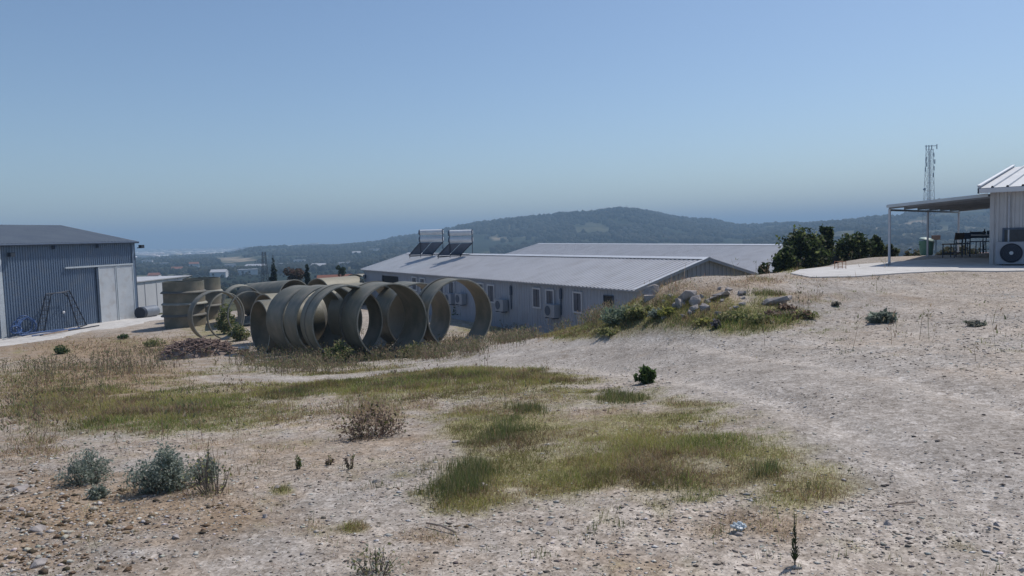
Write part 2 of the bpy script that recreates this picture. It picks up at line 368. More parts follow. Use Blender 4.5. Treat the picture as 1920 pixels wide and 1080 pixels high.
def ground_mat():
    m = bpy.data.materials.new('stony_ground'); m.use_nodes = True; t = m.node_tree; b = t.nodes['Principled BSDF']; L = t.links.new
    b.inputs['Roughness'].default_value = .95; b.inputs['Specular IOR Level'].default_value = .12
    tc = t.nodes.new('ShaderNodeTexCoord'); a = t.nodes.new('ShaderNodeVertexColor'); a.layer_name = 'Col'
    def noise(s, d=6, r=.65):
        n = t.nodes.new('ShaderNodeTexNoise'); n.inputs['Scale'].default_value = s; n.inputs['Detail'].default_value = d; n.inputs['Roughness'].default_value = r; L(tc.outputs['Object'], n.inputs['Vector']); return n.outputs[0]
    def ramp(i, p0, c0, p1, c1):
        r = t.nodes.new('ShaderNodeValToRGB'); e = r.color_ramp.elements; e[0].position = p0; e[0].color = (*c0, 1); e[1].position = p1; e[1].color = (*c1, 1); L(i, r.inputs[0]); return r.outputs[0]
    def mul(x, y, f=1.):
        k = t.nodes.new('ShaderNodeMix'); k.data_type = 'RGBA'; k.blend_type = 'MULTIPLY'; k.inputs[0].default_value = f; L(x, k.inputs[6]); L(y, k.inputs[7]); return k.outputs[2]
    c = mul(a.outputs[0], ramp(noise(1.3, 8), .3, (.82,.80,.78), .7, (1.12,1.11,1.10)))
    c = mul(c, ramp(noise(14, 6, .7), .30, (.80,.78,.76), .68, (1.16,1.16,1.16)))
    vo = t.nodes.new('ShaderNodeTexVoronoi'); vo.inputs['Scale'].default_value = 26; L(tc.outputs['Object'], vo.inputs['Vector'])
    r2 = ramp(vo.outputs['Color'], .1, (.72,.69,.66), .9, (1.24,1.24,1.25)); c = mul(c, r2, .75)
    vo2 = t.nodes.new('ShaderNodeTexVoronoi'); vo2.inputs['Scale'].default_value = 75; L(tc.outputs['Object'], vo2.inputs['Vector'])
    c = mul(c, ramp(vo2.outputs['Color'], .1, (.64,.62,.60), .9, (1.3,1.3,1.3)), .8)
    vo3 = t.nodes.new('ShaderNodeTexVoronoi'); vo3.inputs['Scale'].default_value = 9; L(tc.outputs['Object'], vo3.inputs['Vector']); c = mul(c, ramp(vo3.outputs['Color'], .1, (.84,.82,.80), .9, (1.12,1.12,1.12)), .6)
    L(c, b.inputs['Base Color'])
    ad = t.nodes.new('ShaderNodeMath'); ad.operation = 'ADD'; L(vo.outputs['Distance'], ad.inputs[0]); L(noise(45, 5), ad.inputs[1])
    bp = t.nodes.new('ShaderNodeBump'); bp.inputs['Strength'].default_value = .28; bp.inputs['Distance'].default_value = .03; L(ad.outputs[0], bp.inputs['Height']); L(bp.outputs[0], b.inputs['Normal'])
    return m
GM = ground_mat()
def hill_mat():
    m = bpy.data.materials.new('wooded_hill'); m.use_nodes = True; t = m.node_tree; b = t.nodes['Principled BSDF']; L = t.links.new
    b.inputs['Roughness'].default_value = 1; b.inputs['Specular IOR Level'].default_value = .05
    tc = t.nodes.new('ShaderNodeTexCoord'); a = t.nodes.new('ShaderNodeVertexColor'); a.layer_name = 'Col'
    n = t.nodes.new('ShaderNodeTexNoise'); n.inputs['Scale'].default_value = .06; n.inputs['Detail'].default_value = 8; n.inputs['Roughness'].default_value = .7; L(tc.outputs['Object'], n.inputs['Vector'])
    r = t.nodes.new('ShaderNodeValToRGB'); r.color_ramp.elements[0].position = .35; r.color_ramp.elements[0].color = (.5,.5,.5,1); r.color_ramp.elements[1].position = .7; r.color_ramp.elements[1].color = (1.5,1.5,1.45,1); L(n.outputs[0], r.inputs[0])
    k = t.nodes.new('ShaderNodeMix'); k.data_type = 'RGBA'; k.blend_type = 'MULTIPLY'; k.inputs[0].default_value = 1; L(a.outputs[0], k.inputs[6]); L(r.outputs[0], k.inputs[7]); L(k.outputs[2], b.inputs['Base Color'])
    return m
HM = hill_mat()
sea_m = mat('sea_water', (.03,.06,.09), .35, var=.2, scale=.002, spec=.5)

# ------------------------------------------------------------------ ground colour masks
def blobs(px, py, B, warp=None):
    s = np.zeros_like(px)
    for (cx, cy, rx, ry, wt) in B:
        q = ((px-cx)/rx)**2 + ((py-cy)/ry)**2
        s = np.maximum(s, wt*np.exp(-q*1.1))
    return s
GREEN = [(1230,612,120,16,1.35),(1370,606,90,12,1.1),(170,765,210,60,.62),(60,720,110,50,.45),(480,770,120,40,.5),(1400,592,120,22,1.4),(1290,585,110,26,1.4),(1210,598,70,20,1.2),(1120,622,90,16,1.1),(1200,585,60,22,1.1),(1060,628,60,9,.8),(1500,508,40,5,.5),(1300,592,200,34,1.15),(1170,602,90,26,1.1),(1430,575,60,20,.8),(1480,912,130,50,.95),(1380,850,150,60,.7),(1180,850,330,100,.74),(960,800,170,70,.75),(700,722,430,34,.8),(330,770,260,50,.75),(1330,600,170,26,.8),(1180,612,90,22,.8),(1000,745,240,40,.5),(400,765,130,28,.9),(300,792,90,24,.8),(520,735,80,26,.9),(640,720,90,18,.8),(780,705,110,22,.95),(900,700,120,24,1),(1000,705,90,24,.9),(1090,688,70,9,.8),(930,735,90,18,.7),(1060,735,100,20,.6),
 (900,815,75,45,1),(1020,800,90,30,.7),(990,768,50,12,.95),(1170,745,55,12,1),(1090,735,40,9,.8),(1200,785,120,18,.8),(1300,757,85,7,.9),(1250,778,60,10,.8),(1180,820,100,26,.7),
 (870,940,110,40,1),(930,890,90,36,.9),(1010,868,70,26,.8),(1080,905,110,36,1),(1150,850,100,28,.7),(1330,830,110,30,.85),(1390,880,100,45,1),(1500,918,70,28,1),(1440,850,70,20,.7),(1460,905,60,26,.8),
 (1290,938,40,8,.7),(770,888,50,10,.5),(670,993,34,12,.8),(548,918,20,8,.7),(1460,808,25,7,.6),(1190,705,40,16,.3),
 (1350,600,90,14,1),(1250,605,90,16,1),(1160,610,60,14,.9),(1400,590,60,16,.8),(1270,570,60,16,.7),(1440,552,50,5,.9),(1250,560,40,10,.6),(1090,622,50,8,.8),(740,668,200,8,.5),(560,684,150,7,.8),(1320,512,35,6,.7),
 (115,655,20,10,.7),(33,660,15,8,.5),(230,640,40,8,.5),(400,620,60,25,.6),(900,618,80,14,.6)]
DRY = [(420,880,320,90,.38),(250,980,300,60,.34),(1280,560,170,34,.8),(1500,800,90,30,.3),(640,1010,160,40,.5),(620,790,260,60,.5),(300,930,260,50,.45),(1050,790,320,60,.45),(90,750,160,80,.8),(60,850,110,45,.6),(230,700,130,35,.7),(690,785,85,34,.9),(780,760,60,16,.6),(600,800,90,30,.5),(1390,985,130,36,.8),(800,1000,90,16,.7),(330,930,150,30,.6),(250,650,220,24,.9),(1000,625,160,10,.8),(860,640,60,14,.7),
 (1250,540,80,16,.8),(1400,530,90,12,.6),(1500,560,120,12,.5),(1550,520,140,7,.6),(350,650,80,40,.6),(600,990,60,18,.5),(560,850,140,40,.4),(180,690,160,20,.7),(1080,870,80,30,.4),(1230,900,120,30,.5),(1000,740,200,40,.4),(1450,610,60,10,.5)]
ROAD = [(560,708,260,10,.9),(800,680,160,9,1),(960,662,130,12,1),(1150,645,160,16,1),(1400,640,200,22,.9),(1650,680,260,40,.8),(1500,760,120,50,.6),(1700,850,150,80,.6),(1850,980,140,90,.7),(440,690,120,10,.7),(1300,680,140,25,.7),(120,622,160,14,.3),(1850,800,120,40,.5)]
BROWN = [(200,720,260,60,.8),(150,660,260,30,.8),(620,850,200,60,.45),(150,960,260,80,.75),(60,1040,160,60,.7),(420,970,160,50,.5),(700,1040,160,30,.4),(100,900,120,26,.6),(1100,1050,400,40,.25),(300,830,160,20,.3),(1550,600,200,30,.15),(1750,560,200,14,.15),(1800,760,200,14,.15),(700,830,160,24,.4)]
def gmask(x, y, z, B, seed, k=1.0):
    wx = (fbm(x*.55, y*.55, 4, seed)-.5); wy = (fbm(x*.55+40, y*.55+7, 4, seed+5)-.5)
    px, py = proj(np.stack([x, y, z], -1)); d = np.sqrt(x*x+y*y)
    amp = 1200/np.maximum(d, 2)
    px = px + wx*amp*.55*k; py = py + wy*amp*.16*k
    m = blobs(px, py, B); m = m*(np.abs(np.arctan2(x, y)) < 1.2)*(1-inpoly(x, y, PW))
    n = fbm(x*1.7, y*1.7, 4, seed+11); n5 = fbm(x*6, y*6, 3, seed+13)
    return np.clip(m*1.95 - .34 + (n-.5)*1.3 + (n5-.5)*1.15, 0, 1)
near = RR < 61
TRK = [hit(*q)[:2] for q in ((2100,930),(1900,850),(1740,780),(1580,730),(1400,694),(1190,672),(1010,670),(860,682),(700,700),(560,712),(430,706))]
TRK = np.array(TRK); TS = [TRK[0]]
for i_ in range(len(TRK)-1):
    p0_, p1_, p2_, p3_ = TRK[max(i_-1,0)], TRK[i_], TRK[i_+1], TRK[min(i_+2,len(TRK)-1)]
    for t_ in (.25,.5,.75,1.): TS.append(.5*(2*p1_+(p2_-p0_)*t_+(2*p0_-5*p1_+4*p2_-p3_)*t_**2+(3*p1_-p0_-3*p2_+p3_)*t_**3))
def dtrack(x, y):
    d = np.full(x.shape, 1e9); sg = np.zeros(x.shape)
    for i_ in range(len(TS)-1):
        a = TS[i_]; e = TS[i_+1]-a; t = np.clip(((x-a[0])*e[0]+(y-a[1])*e[1])/(e@e), 0, 1); vx = x-a[0]-t*e[0]; vy = y-a[1]-t*e[1]; q = np.hypot(vx, vy); s_ = np.sign(vx*e[1]-vy*e[0]); k = q < d; d = np.where(k, q, d); sg = np.where(k, s_*q, sg)
    return d, sg
def trackmask(x, y):
    d, sg = dtrack(x, y); wob = (fbm(x*.5, y*.5, 3, 171)-.5)*.5; band_ = 1-sstep(.85, 1.45, d+wob); rut = np.exp(-((np.abs(sg)-.72+wob*.25)/.20)**2); return band_, rut
J = int(np.argmax(RD > 60.001))
gx, gy, gzz = GX[:J+1], GY[:J+1], GZ[:J+1].copy()
g = gmask(gx, gy, gzz, GREEN, 21)[...,None]; dr = gmask(gx, gy, gzz, DRY, 31)[...,None]; rd = gmask(gx, gy, gzz, ROAD, 41, .6)[...,None]; br = gmask(gx, gy, gzz, BROWN, 51)[...,None]
n1 = fbm(gx*.35, gy*.35, 4, 61)[...,None]; n2 = fbm(gx*6, gy*6, 3, 71)[...,None]; n1b = fbm(gx*.8+9, gy*.8, 4, 67)[...,None]
base = np.array([.385,.35,.315])*(1+(n1-.5)*.55)+np.array([.02,.0,-.02])*(n1b-.5)*2
tb, trt = trackmask(gx, gy); rd = np.maximum(rd, (tb*.75)[...,None]); g = g*(1-tb[...,None]*.95); dr = dr*(1-tb[...,None]*.9)
base = base*(1-rd) + np.array([.41,.385,.36])*rd
base = base*(1-br*.85) + np.array([.30,.225,.155])*br*.85
base = base*(1-dr*.7) + np.array([.33,.25,.17])*dr*.7
base = base*(1-g*.85) + np.array([.25,.235,.11])*g*.85
base = base*(.82+.36*n2); base = base*(1+.12*trt[...,None]-.07*(tb*(1-trt))[...,None])
gzz = gzz - .035*trt
# left side of the valley edge: drier and browner
NX = len(TH)
def grid_faces(r0, r1):
    i = np.arange(NX-1); rows = np.arange(r0, r1)
    a = rows[:,None]*NX+i; return np.stack([a, a+1, a+NX+1, a+NX], -1).reshape(-1, 4)[:, ::-1]
V = np.stack([gx, gy, gzz], -1).reshape(-1, 3)
tag(np_obj('ground', V, grid_faces(0, J), base.reshape(-1, 3), GM, smooth=True), 'pale stony ground with worn gravel tracks and weedy patches', kind='structure')
fx, fy, fz = GX[J:], GY[J:], GZ[J:]
ppx, ppy = proj(np.stack([fx, fy, fz], -1)); fd = np.sqrt(fx**2+fy**2)
nn = fbm(fx/60, fy/60, 5, 81)[...,None]; nf = fbm(fx/14, fy/14, 3, 91)[...,None]
c_for = np.array([.016,.024,.013]); c_gr = np.array([.085,.085,.055]); c_bare = np.array([.34,.27,.19])
hc = c_for*(1-sstep(.45,.62,nn)) + c_gr*sstep(.45,.62,nn)
BARE = [(440,486,45,5,1.1),(410,490,30,3,.8),(930,447,22,3,1),(1203,437,7,9,1),(950,450,5,9,.8),(1250,445,60,8,.35),(1725,417,38,7,1.05),(1690,425,45,6,.8),(1755,440,40,8,.8),(1640,428,40,5,.7),(1800,445,50,7,.6),(1700,440,60,8,.5),(1590,440,50,8,.4),(620,500,50,3,.8),(560,505,60,5,.4),(380,505,80,4,.4),(300,500,50,5,.35),(1820,430,50,8,.6),(700,478,30,6,.5),(1310,440,40,6,.4),(1450,440,60,10,.35),(1270,425,30,4,.35)]
wv = (fbm(fx/35, fy/35, 4, 95)-.5)
mb_ = blobs(ppx+wv*60, ppy+wv*9, BARE)[...,None]; mb_ = np.clip(mb_*2.2-.9+(nf-.5)*.9, 0, 1)*.9
hc = hc*(1-mb_)+c_bare*mb_; hc = hc*(.8+.4*nf)
V = np.stack([fx, fy, fz], -1).reshape(-1, 3)
tag(np_obj('hills', V, grid_faces(0, len(RD)-1-J), hc.reshape(-1, 3), HM, smooth=True), 'wooded hills and valley below the yard', kind='structure')
# coastal plain and sea, one ring-shaped sheet each, continuing the hills
def annulus(name, r0, r1, z0, z1, n, mt, c=None, label=None):
    rs = np.exp(np.linspace(log(r0), log(r1), n)); T = np.linspace(-pi, pi, 241); t, r = np.meshgrid(T, rs)
    X = r*np.sin(t); Y = r*np.cos(t); Z = np.interp(r, [r0, r1], [z0, z1])
    i = np.arange(240); rows = np.arange(n-1); a = rows[:,None]*241+i
    fs = np.stack([a, a+1, a+242, a+241], -1).reshape(-1, 4)[:, ::-1]
    cc = None
    if c: nn = fbm(X/200, Y/90, 4, 5)[...,None]; cc = (np.array(c[0])*(1-nn)+np.array(c[1])*nn).reshape(-1, 3)
    return tag(np_obj(name, np.stack([X, Y, Z], -1).reshape(-1, 3), fs, cc, mt), label, kind='structure')
annulus('coastal_plain', 2580, 5200, -23.8, -23.8, 40, HM, ((.06,.07,.04),(.22,.2,.15)), 'flat farmed plain between the hills and the sea')
annulus('sea', 5190, 7950, -24.3, -24.3, 12, sea_m, None, 'pale sea along the horizon')
# haze
hz = MB().box((-8000,-8000,-45), (16000,0,0), (0,16000,0), (0,0,140)).build('haze', None); tag(hz, 'thin blue summer haze over the valley', kind='stuff')
hm = bpy.data.materials.new('haze_air'); hm.use_nodes = True; t = hm.node_tree; t.nodes.remove(t.nodes['Principled BSDF'])
pv = t.nodes.new('ShaderNodeVolumePrincipled'); pv.inputs['Color'].default_value = (.52,.755,1.0,1); pv.inputs['Density'].default_value = .00058; pv.inputs['Anisotropy'].default_value = 0
t.links.new(pv.outputs[0], t.nodes['Material Output'].inputs['Volume']); hz.data.materials.append(hm)

# ------------------------------------------------------------------ scatter builders
def cand(n, a0, a1, d0, d1):
    a = rng.uniform(R(a0), R(a1), n); d = np.exp(rng.uniform(log(d0), log(d1), n)); x = d*np.sin(a); y = d*np.cos(a); return x, y, gz(x, y), d
def pick(n, B, seed, d0=2.6, d1=45, a0=-37, a1=37, thr=.0, pw=1.0):
    x, y, z, d = cand(n, a0, a1, d0, d1); m = gmask(x, y, z, B, seed)*(1-.97*trackmask(x, y)[0]); k = rng.random(n) < np.clip(m-thr, 0, 1)**pw
    px, py = proj(np.stack([x, y, z], -1)); k &= (px > -60) & (px < 1980) & (py < 1140)
    return x[k], y[k], z[k], d[k], m[k]
def blades(x, y, z, h, wd, cols, lean=.5, tipw=.15):
    n = len(x); a = rng.uniform(0, 2*pi, n); la = rng.uniform(0, 2*pi, n); ln = h*lean*rng.uniform(.2, 1, n); h = h/np.sqrt(1+.15*np.asarray(lean)**2)
    sx = np.cos(a)*wd/2; sy = np.sin(a)*wd/2; dx = np.cos(la)*ln; dy = np.sin(la)*ln
    B = np.stack([x, y, z-.01], -1); S = np.stack([sx, sy, 0*sx], -1); Mi = B+np.stack([dx*.35, dy*.35, h*.55], -1); T = B+np.stack([dx, dy, h], -1)
    V = np.stack([B-S, B+S, Mi+S*.7, Mi-S*.7, T], 1).reshape(-1, 3)
    o = np.arange(n)[:,None]*5; F3 = np.concatenate([o+[0,1,2], o+[0,2,3], o+[3,2,4]])
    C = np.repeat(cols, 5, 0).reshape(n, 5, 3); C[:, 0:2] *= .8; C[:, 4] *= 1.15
    return V, F3, C.reshape(-1, 3)
def palette(n, cols, jit=.2):
    c = np.array(cols)[rng.integers(0, len(cols), n)]; return c*(1+rng.uniform(-jit, jit, (n, 1)))*(1+rng.uniform(-.06, .06, (n, 3)))
GR = [(.23,.29,.07),(.30,.33,.09),(.35,.34,.12),(.17,.25,.07),(.38,.31,.15),(.13,.20,.06)]
GYEL = [(.40,.40,.11),(.46,.40,.16),(.32,.34,.09),(.48,.37,.20)]
STRAW = [(.42,.32,.20),(.34,.25,.16),(.24,.16,.11),(.48,.39,.27),(.30,.19,.14),(.36,.22,.12)]
def stuff_blades(name, label, parts, cat=None):
    VV = []; FF = []; CC = []; off = 0
    for V, F_, C in parts: VV.append(V); FF.append(F_+off); CC.append(C); off += len(V)
    return tag(np_obj(name, np.concatenate(VV), np.concatenate(FF), np.concatenate(CC), M['foliage']), label, cat, kind='stuff')
def widen(d, w0=.0035): return np.maximum(w0, d*.00065)*rng.uniform(.7, 1.3, len(d))
# green grass
x, y, z, d, m = pick(800000, GREEN, 21, 3, 30, pw=1.3)
hn = fbm(x*1.1, y*1.1, 3, 77); far_ = sstep(7, 14, d)
h = (.014+.07*hn**1.5*m*(.5+fbm(x*4, y*4, 2, 103)))*rng.uniform(.5, 1.5, len(x))*(1+1.1*far_)
tone = sstep(.35, .6, fbm(x*.8, y*.8, 3, 88))[:,None]
cols = palette(len(x), GR)*(1-tone)+palette(len(x), GYEL)*tone
t2_ = (rng.random(len(x)) < .12+.6*sstep(.48, .64, fbm(x*2.1, y*2.1, 3, 99)))[:,None]; t3_ = (fbm(x*1.3+5, y*1.3, 3, 101) > .60)[:,None]
cols = np.where(t2_, palette(len(x), STRAW), cols)*np.where(t3_, .62, 1.0)
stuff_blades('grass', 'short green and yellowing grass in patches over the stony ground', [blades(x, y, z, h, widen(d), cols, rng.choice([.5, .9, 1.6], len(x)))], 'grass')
print('grass', len(x))
# dark taller clump grass tufts in the nearest patch
TALL = [(1330,598,150,20,.9),(1180,608,90,18,.9),(1430,552,50,6,1),(1270,575,50,14,.8),(880,930,80,34,1),(920,890,70,28,.9),(930,820,60,30,.8),(990,768,40,10,.9),(1170,745,45,10,1),(560,735,60,16,.6),(740,790,50,20,.3),(1500,918,50,20,.7),(1400,885,60,24,.6)]
x, y, z, d, m = pick(420000, TALL, 121, 3, 20, pw=1.2)
h = (.04+.06*m)*rng.uniform(.5, 1.4, len(x))
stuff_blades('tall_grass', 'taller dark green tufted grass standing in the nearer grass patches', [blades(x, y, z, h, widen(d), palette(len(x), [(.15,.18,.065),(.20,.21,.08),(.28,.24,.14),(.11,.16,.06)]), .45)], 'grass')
print('tall', len(x))
# dry grass and straw
x, y, z, d, m = pick(420000, DRY+[(200,740,300,60,.35),(1000,860,300,90,.35),(1300,560,200,40,.5)], 31, 3, 55, pw=1.6)
h = (.014+.06*m*fbm(x*1.5, y*1.5, 3, 33))*np.exp(rng.normal(0, .55, len(x)))*np.where(d > 9, 1.6, 1)
dgrn = (rng.random(len(x)) < .22)[:,None]
cols = np.where(dgrn, palette(len(x), GR), palette(len(x), STRAW))
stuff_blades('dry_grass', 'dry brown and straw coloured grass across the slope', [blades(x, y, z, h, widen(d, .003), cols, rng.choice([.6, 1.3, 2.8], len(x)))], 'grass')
print('dry', len(x))
# short sparse dead stubble everywhere near
x, y, z, d = cand(60000, -37, 37, 3, 24); k = rng.random(len(x)) < .5*np.clip((fbm(x*.9, y*.9, 4, 131)-.45)*4, 0, 1)*(1-trackmask(x, y)[0])*(1-.75*gmask(x, y, z, ROAD, 41)); x, y, z, d = x[k], y[k], z[k], d[k]
stuff_blades('stubble', 'sparse dead stubble and straw bits lying on the gravel', [blades(x, y, z, rng.uniform(.01, .05, len(x)), widen(d, .003), palette(len(x), STRAW+[(.1,.08,.06)]), 2.2)], 'stubble')
# stalky weeds along the slope and round the pipes
WEED = [(90,700,140,40,.3),(230,690,120,24,.35),(480,678,40,10,1),(600,680,70,9,1),(690,674,70,9,1),(880,660,40,8,.9),(950,640,60,9,.8),(150,650,140,12,.5),(620,672,150,10,1),(760,668,120,9,1),(480,680,60,8,.6),(60,800,100,60,.2),(620,625,60,26,.7),(850,650,40,8,.7),(560,700,150,9,.5),(780,655,60,12,.6),(1000,618,60,10,.7),(1110,600,60,16,.6),(250,660,200,20,.5)]
x, y, z, d, m = pick(90000, WEED, 141, 8, 36, pw=1.4)
x, y, z, d = x[:4600], y[:4600], z[:4600], d[:4600]
h = rng.uniform(.15, .55, len(x))
st = blades(x, y, z, h, np.maximum(.006, d*.0006), palette(len(x), [(.26,.20,.15),(.34,.26,.19),(.18,.18,.10)]), .35)
parts = [st]
for k in range(5):
    f = rng.uniform(.35, 1.0, len(x)); ox = rng.normal(0, .05, len(x)); oy = rng.normal(0, .05, len(x))
    parts.append(blades(x+ox, y+oy, z+h*f*.9, rng.uniform(.03, .08, len(x)), np.maximum(.02, d*.0011), palette(len(x), [(.26,.18,.13),(.20,.21,.10),(.38,.31,.22),(.20,.22,.11)]), 1.2))
stuff_blades('stalky_weeds', 'thin dry stalky weeds with small seed heads along the slope and pipes', parts, 'weeds')
print('weeds', len(x))
# pebbles
OCT = np.array([(1,0,0),(0,1,0),(-1,0,0),(0,-1,0),(0,0,1),(0,0,-1)], float); OF = np.array([(0,1,4),(1,2,4),(2,3,4),(3,0,4),(1,0,5),(2,1,5),(3,2,5),(0,3,5)])
def pebbles(x, y, z, s, cols, flat=.55):
    n = len(x); V = OCT[None]*(1+rng.uniform(-.35, .35, (n, 6, 3))*1.0) ; V[:, :, 2] *= flat; V += rng.uniform(-.15, .15, (n, 6, 3))
    a = rng.uniform(0, 2*pi, n); ca, sa = np.cos(a)[:,None], np.sin(a)[:,None]
    X = V[:,:,0]*ca-V[:,:,1]*sa; Y = V[:,:,0]*sa+V[:,:,1]*ca; el = rng.uniform(.7, 1.5, n)[:,None]
    P = np.stack([X*el*s[:,None]+x[:,None], Y*s[:,None]+y[:,None], V[:,:,2]*s[:,None]+z[:,None]], -1).reshape(-1, 3)
    F_ = (OF[None]+np.arange(n)[:,None,None]*6).reshape(-1, 3); return P, F_, np.repeat(cols, 6, 0)
x, y, z, d = cand(110000, -37, 37, 3, 22); gm = gmask(x, y, z, GREEN, 21); dens = sstep(.3, .65, fbm(x*.7, y*.7, 4, 151))
k = rng.random(len(x)) < (.22+.78*dens)*(1-.8*gm)*(1-.55*trackmask(x, y)[0])*(1-.25*gmask(x, y, z, ROAD, 41)); x, y, z, d = x[k], y[k], z[k], d[k]
s = np.exp(rng.normal(log(.0052), .5, len(x)))*np.clip(d/7, .9, 1.5); s = np.minimum(s, .022)
pc = palette(len(x), [(.58,.54,.49),(.48,.43,.38),(.68,.65,.60),(.30,.25,.21),(.17,.145,.13),(.52,.43,.35),(.12,.10,.09)], .2)
P_, F_, C_ = pebbles(x, y, z+s*.15, s, pc, .38)
tag(np_obj('gravel', P_, F_, C_, M['stone']), 'loose pale gravel and stone chips strewn over the ground', 'gravel', kind='stuff')
print('gravel', len(x))
# dark clods at the lower left
x, y, z, d, m = pick(26000, [(120,960,220,70,1),(60,900,120,30,.8),(100,1050,200,40,.9),(350,960,160,40,.5)], 161, 2.8, 12, pw=1.6)
x, y, z, d = x[:3000], y[:3000], z[:3000], d[:3000]; s = np.minimum(np.exp(rng.normal(log(.010), .45, len(x))), .028)
P_, F_, C_ = pebbles(x, y, z+s*.2, s, palette(len(x), [(.16,.11,.07),(.11,.085,.06),(.60,.56,.50),(.24,.17,.11),(.5,.46,.4)], .25), .6)
tag(np_obj('soil_clods', P_, F_, C_, M['stone']), 'dark soil clods and broken stones at the lower left', 'soil clods', kind='stuff')

# ------------------------------------------------------------------ rocks
def ico():
    p = (1+5**.5)/2; v = np.array([(-1,p,0),(1,p,0),(-1,-p,0),(1,-p,0),(0,-1,p),(0,1,p),(0,-1,-p),(0,1,-p),(p,0,-1),(p,0,1),(-p,0,-1),(-p,0,1)], float); v /= np.linalg.norm(v[0])
    f = [(0,11,5),(0,5,1),(0,1,7),(0,7,10),(0,10,11),(1,5,9),(5,11,4),(11,10,2),(10,7,6),(7,1,8),(3,9,4),(3,4,2),(3,2,6),(3,6,8),(3,8,9),(4,9,5),(2,4,11),(6,2,10),(8,6,7),(9,8,1)]
    return v, f
def sub(v, f):
    v = [tuple(x) for x in v]; cache = {}; nf = []
    def mid(a, b):
        k = (min(a, b), max(a, b))
        if k not in cache:
            q = np.array(v[a])+np.array(v[b]); q /= np.linalg.norm(q); cache[k] = len(v); v.append(tuple(q))
        return cache[k]
    for a, b, c in f: x, y, z = mid(a, b), mid(b, c), mid(c, a); nf += [(a,x,z),(b,y,x),(c,z,y),(x,y,z)]
    return np.array(v), nf
IV, IF = sub(*ico()); IV2, IF2 = sub(IV, IF)
def rock_mesh(sx, sy, sz, c, seed, jag=.35):
    r_ = np.random.default_rng(seed); n_ = r_.integers(13, 20); v = r_.normal(size=(n_, 3)); v /= np.linalg.norm(v, axis=1)[:,None]; v *= r_.uniform(.8, 1.15, (n_, 1)); a = r_.uniform(0, 6.28)
    v = v*[sx, sy, sz]; X = v[:,0]*cos(a)-v[:,1]*sin(a); Y = v[:,0]*sin(a)+v[:,1]*cos(a); v = np.stack([X, Y, v[:,2]], -1)+np.asarray(c)
    b_ = bmesh.new(); [b_.verts.new(q) for q in v]; bmesh.ops.convex_hull(b_, input=b_.verts); L_ = [q for q in b_.verts if not q.link_faces]; bmesh.ops.delete(b_, geom=L_, context='VERTS')
    bmesh.ops.bevel(b_, geom=list(b_.edges), offset=min(sx, sz)*.07, segments=1, affect='EDGES', clamp_overlap=True); b_.verts.index_update(); m = MB(); m.add([tuple(q.co) for q in b_.verts], [tuple(q.index for q in f.verts) for f in b_.faces]); b_.free(); return m
def rock(px, py, wpx, hpx, label, group=None, name='rock', mt=None, seed=0):
    p = hit(px, py); s = p[1]/F; w_ = wpx*s/2*1.35; h_ = hpx*s/2*1.6
    m = rock_mesh(w_, w_*.8, h_, (0,0,0), seed+int(px*7+py)); o = m.build(name, mt or M['rock']); o.location = (p[0], p[1], p[2]+h_*.18)
    o.rotation_euler = (random.uniform(-.3,.3), random.uniform(-.3,.3), 0)
    return tag(o, label, 'rock', group)
RG = 'broken rocks on the mound'
big = [(1225,552,34,22,'grey rock with dark hollow at the far left end of the mound'),(1292,562,38,26,'large jagged pinkish grey rock in the middle of the mound'),
 (1306,573,26,20,'leaning grey rock wedged right of the largest rock on mound'),(1352,556,34,14,'pale slab with a blue grey stripe near the mound top'),
 (1330,565,40,9,'long flat pale slab lying across the rock pile'),(1452,570,42,15,'pale flat boulder at the right end of the weedy mound'),
 (1303,584,20,16,'rounded grey stone at the foot of the rock pile'),(1272,578,26,20,'dark sided rock below the largest rock on mound'),(1245,598,14,10,'small white stone low on the grassy mound front'),
 (1322,583,20,14,'small dark faced rock between grass tufts on the mound'),(1217,563,20,16,'dark cracked stone beside the bush left of the mound'),(1475,562,22,7,'thin pinkish slab right of the pale flat boulder'),
 (1168,569,22,10,'grey rock poking out above the bushy bank by the long building')]
for r_ in big: rock(*r_[:4], r_[4], RG)
for i in range(34):
    px = random.gauss(1290, 70); py = 572+random.gauss(0, 14)-.05*(px-1290)
    if py < 535: py = 545
    rock(px, py, random.uniform(6, 15), random.uniform(4, 10), 'small broken stone among weeds on the rocky mound', 'small broken stones on the mound', seed=i)
pl = [(1385,1004,14,8),(1665,985,16,10),(75,1060,30,18),(330,900,18,9),(905,912,16,8),(705,905,14,7),(70,995,26,12),(180,890,30,13),(40,920,30,10),(1225,910,10,7),(1870,985,12,7),(1915,1070,14,10),(520,915,12,6),(150,880,40,10),(1030,985,16,8),(1090,1020,14,7),(990,770,9,5),(500,970,14,8),(330,1010,16,8),(855,830,14,6)]
for i, q in enumerate(pl): rock(*q, 'pale fist sized stone lying loose on the foreground gravel', 'loose stones in the foreground', 'stone', seed=50+i)

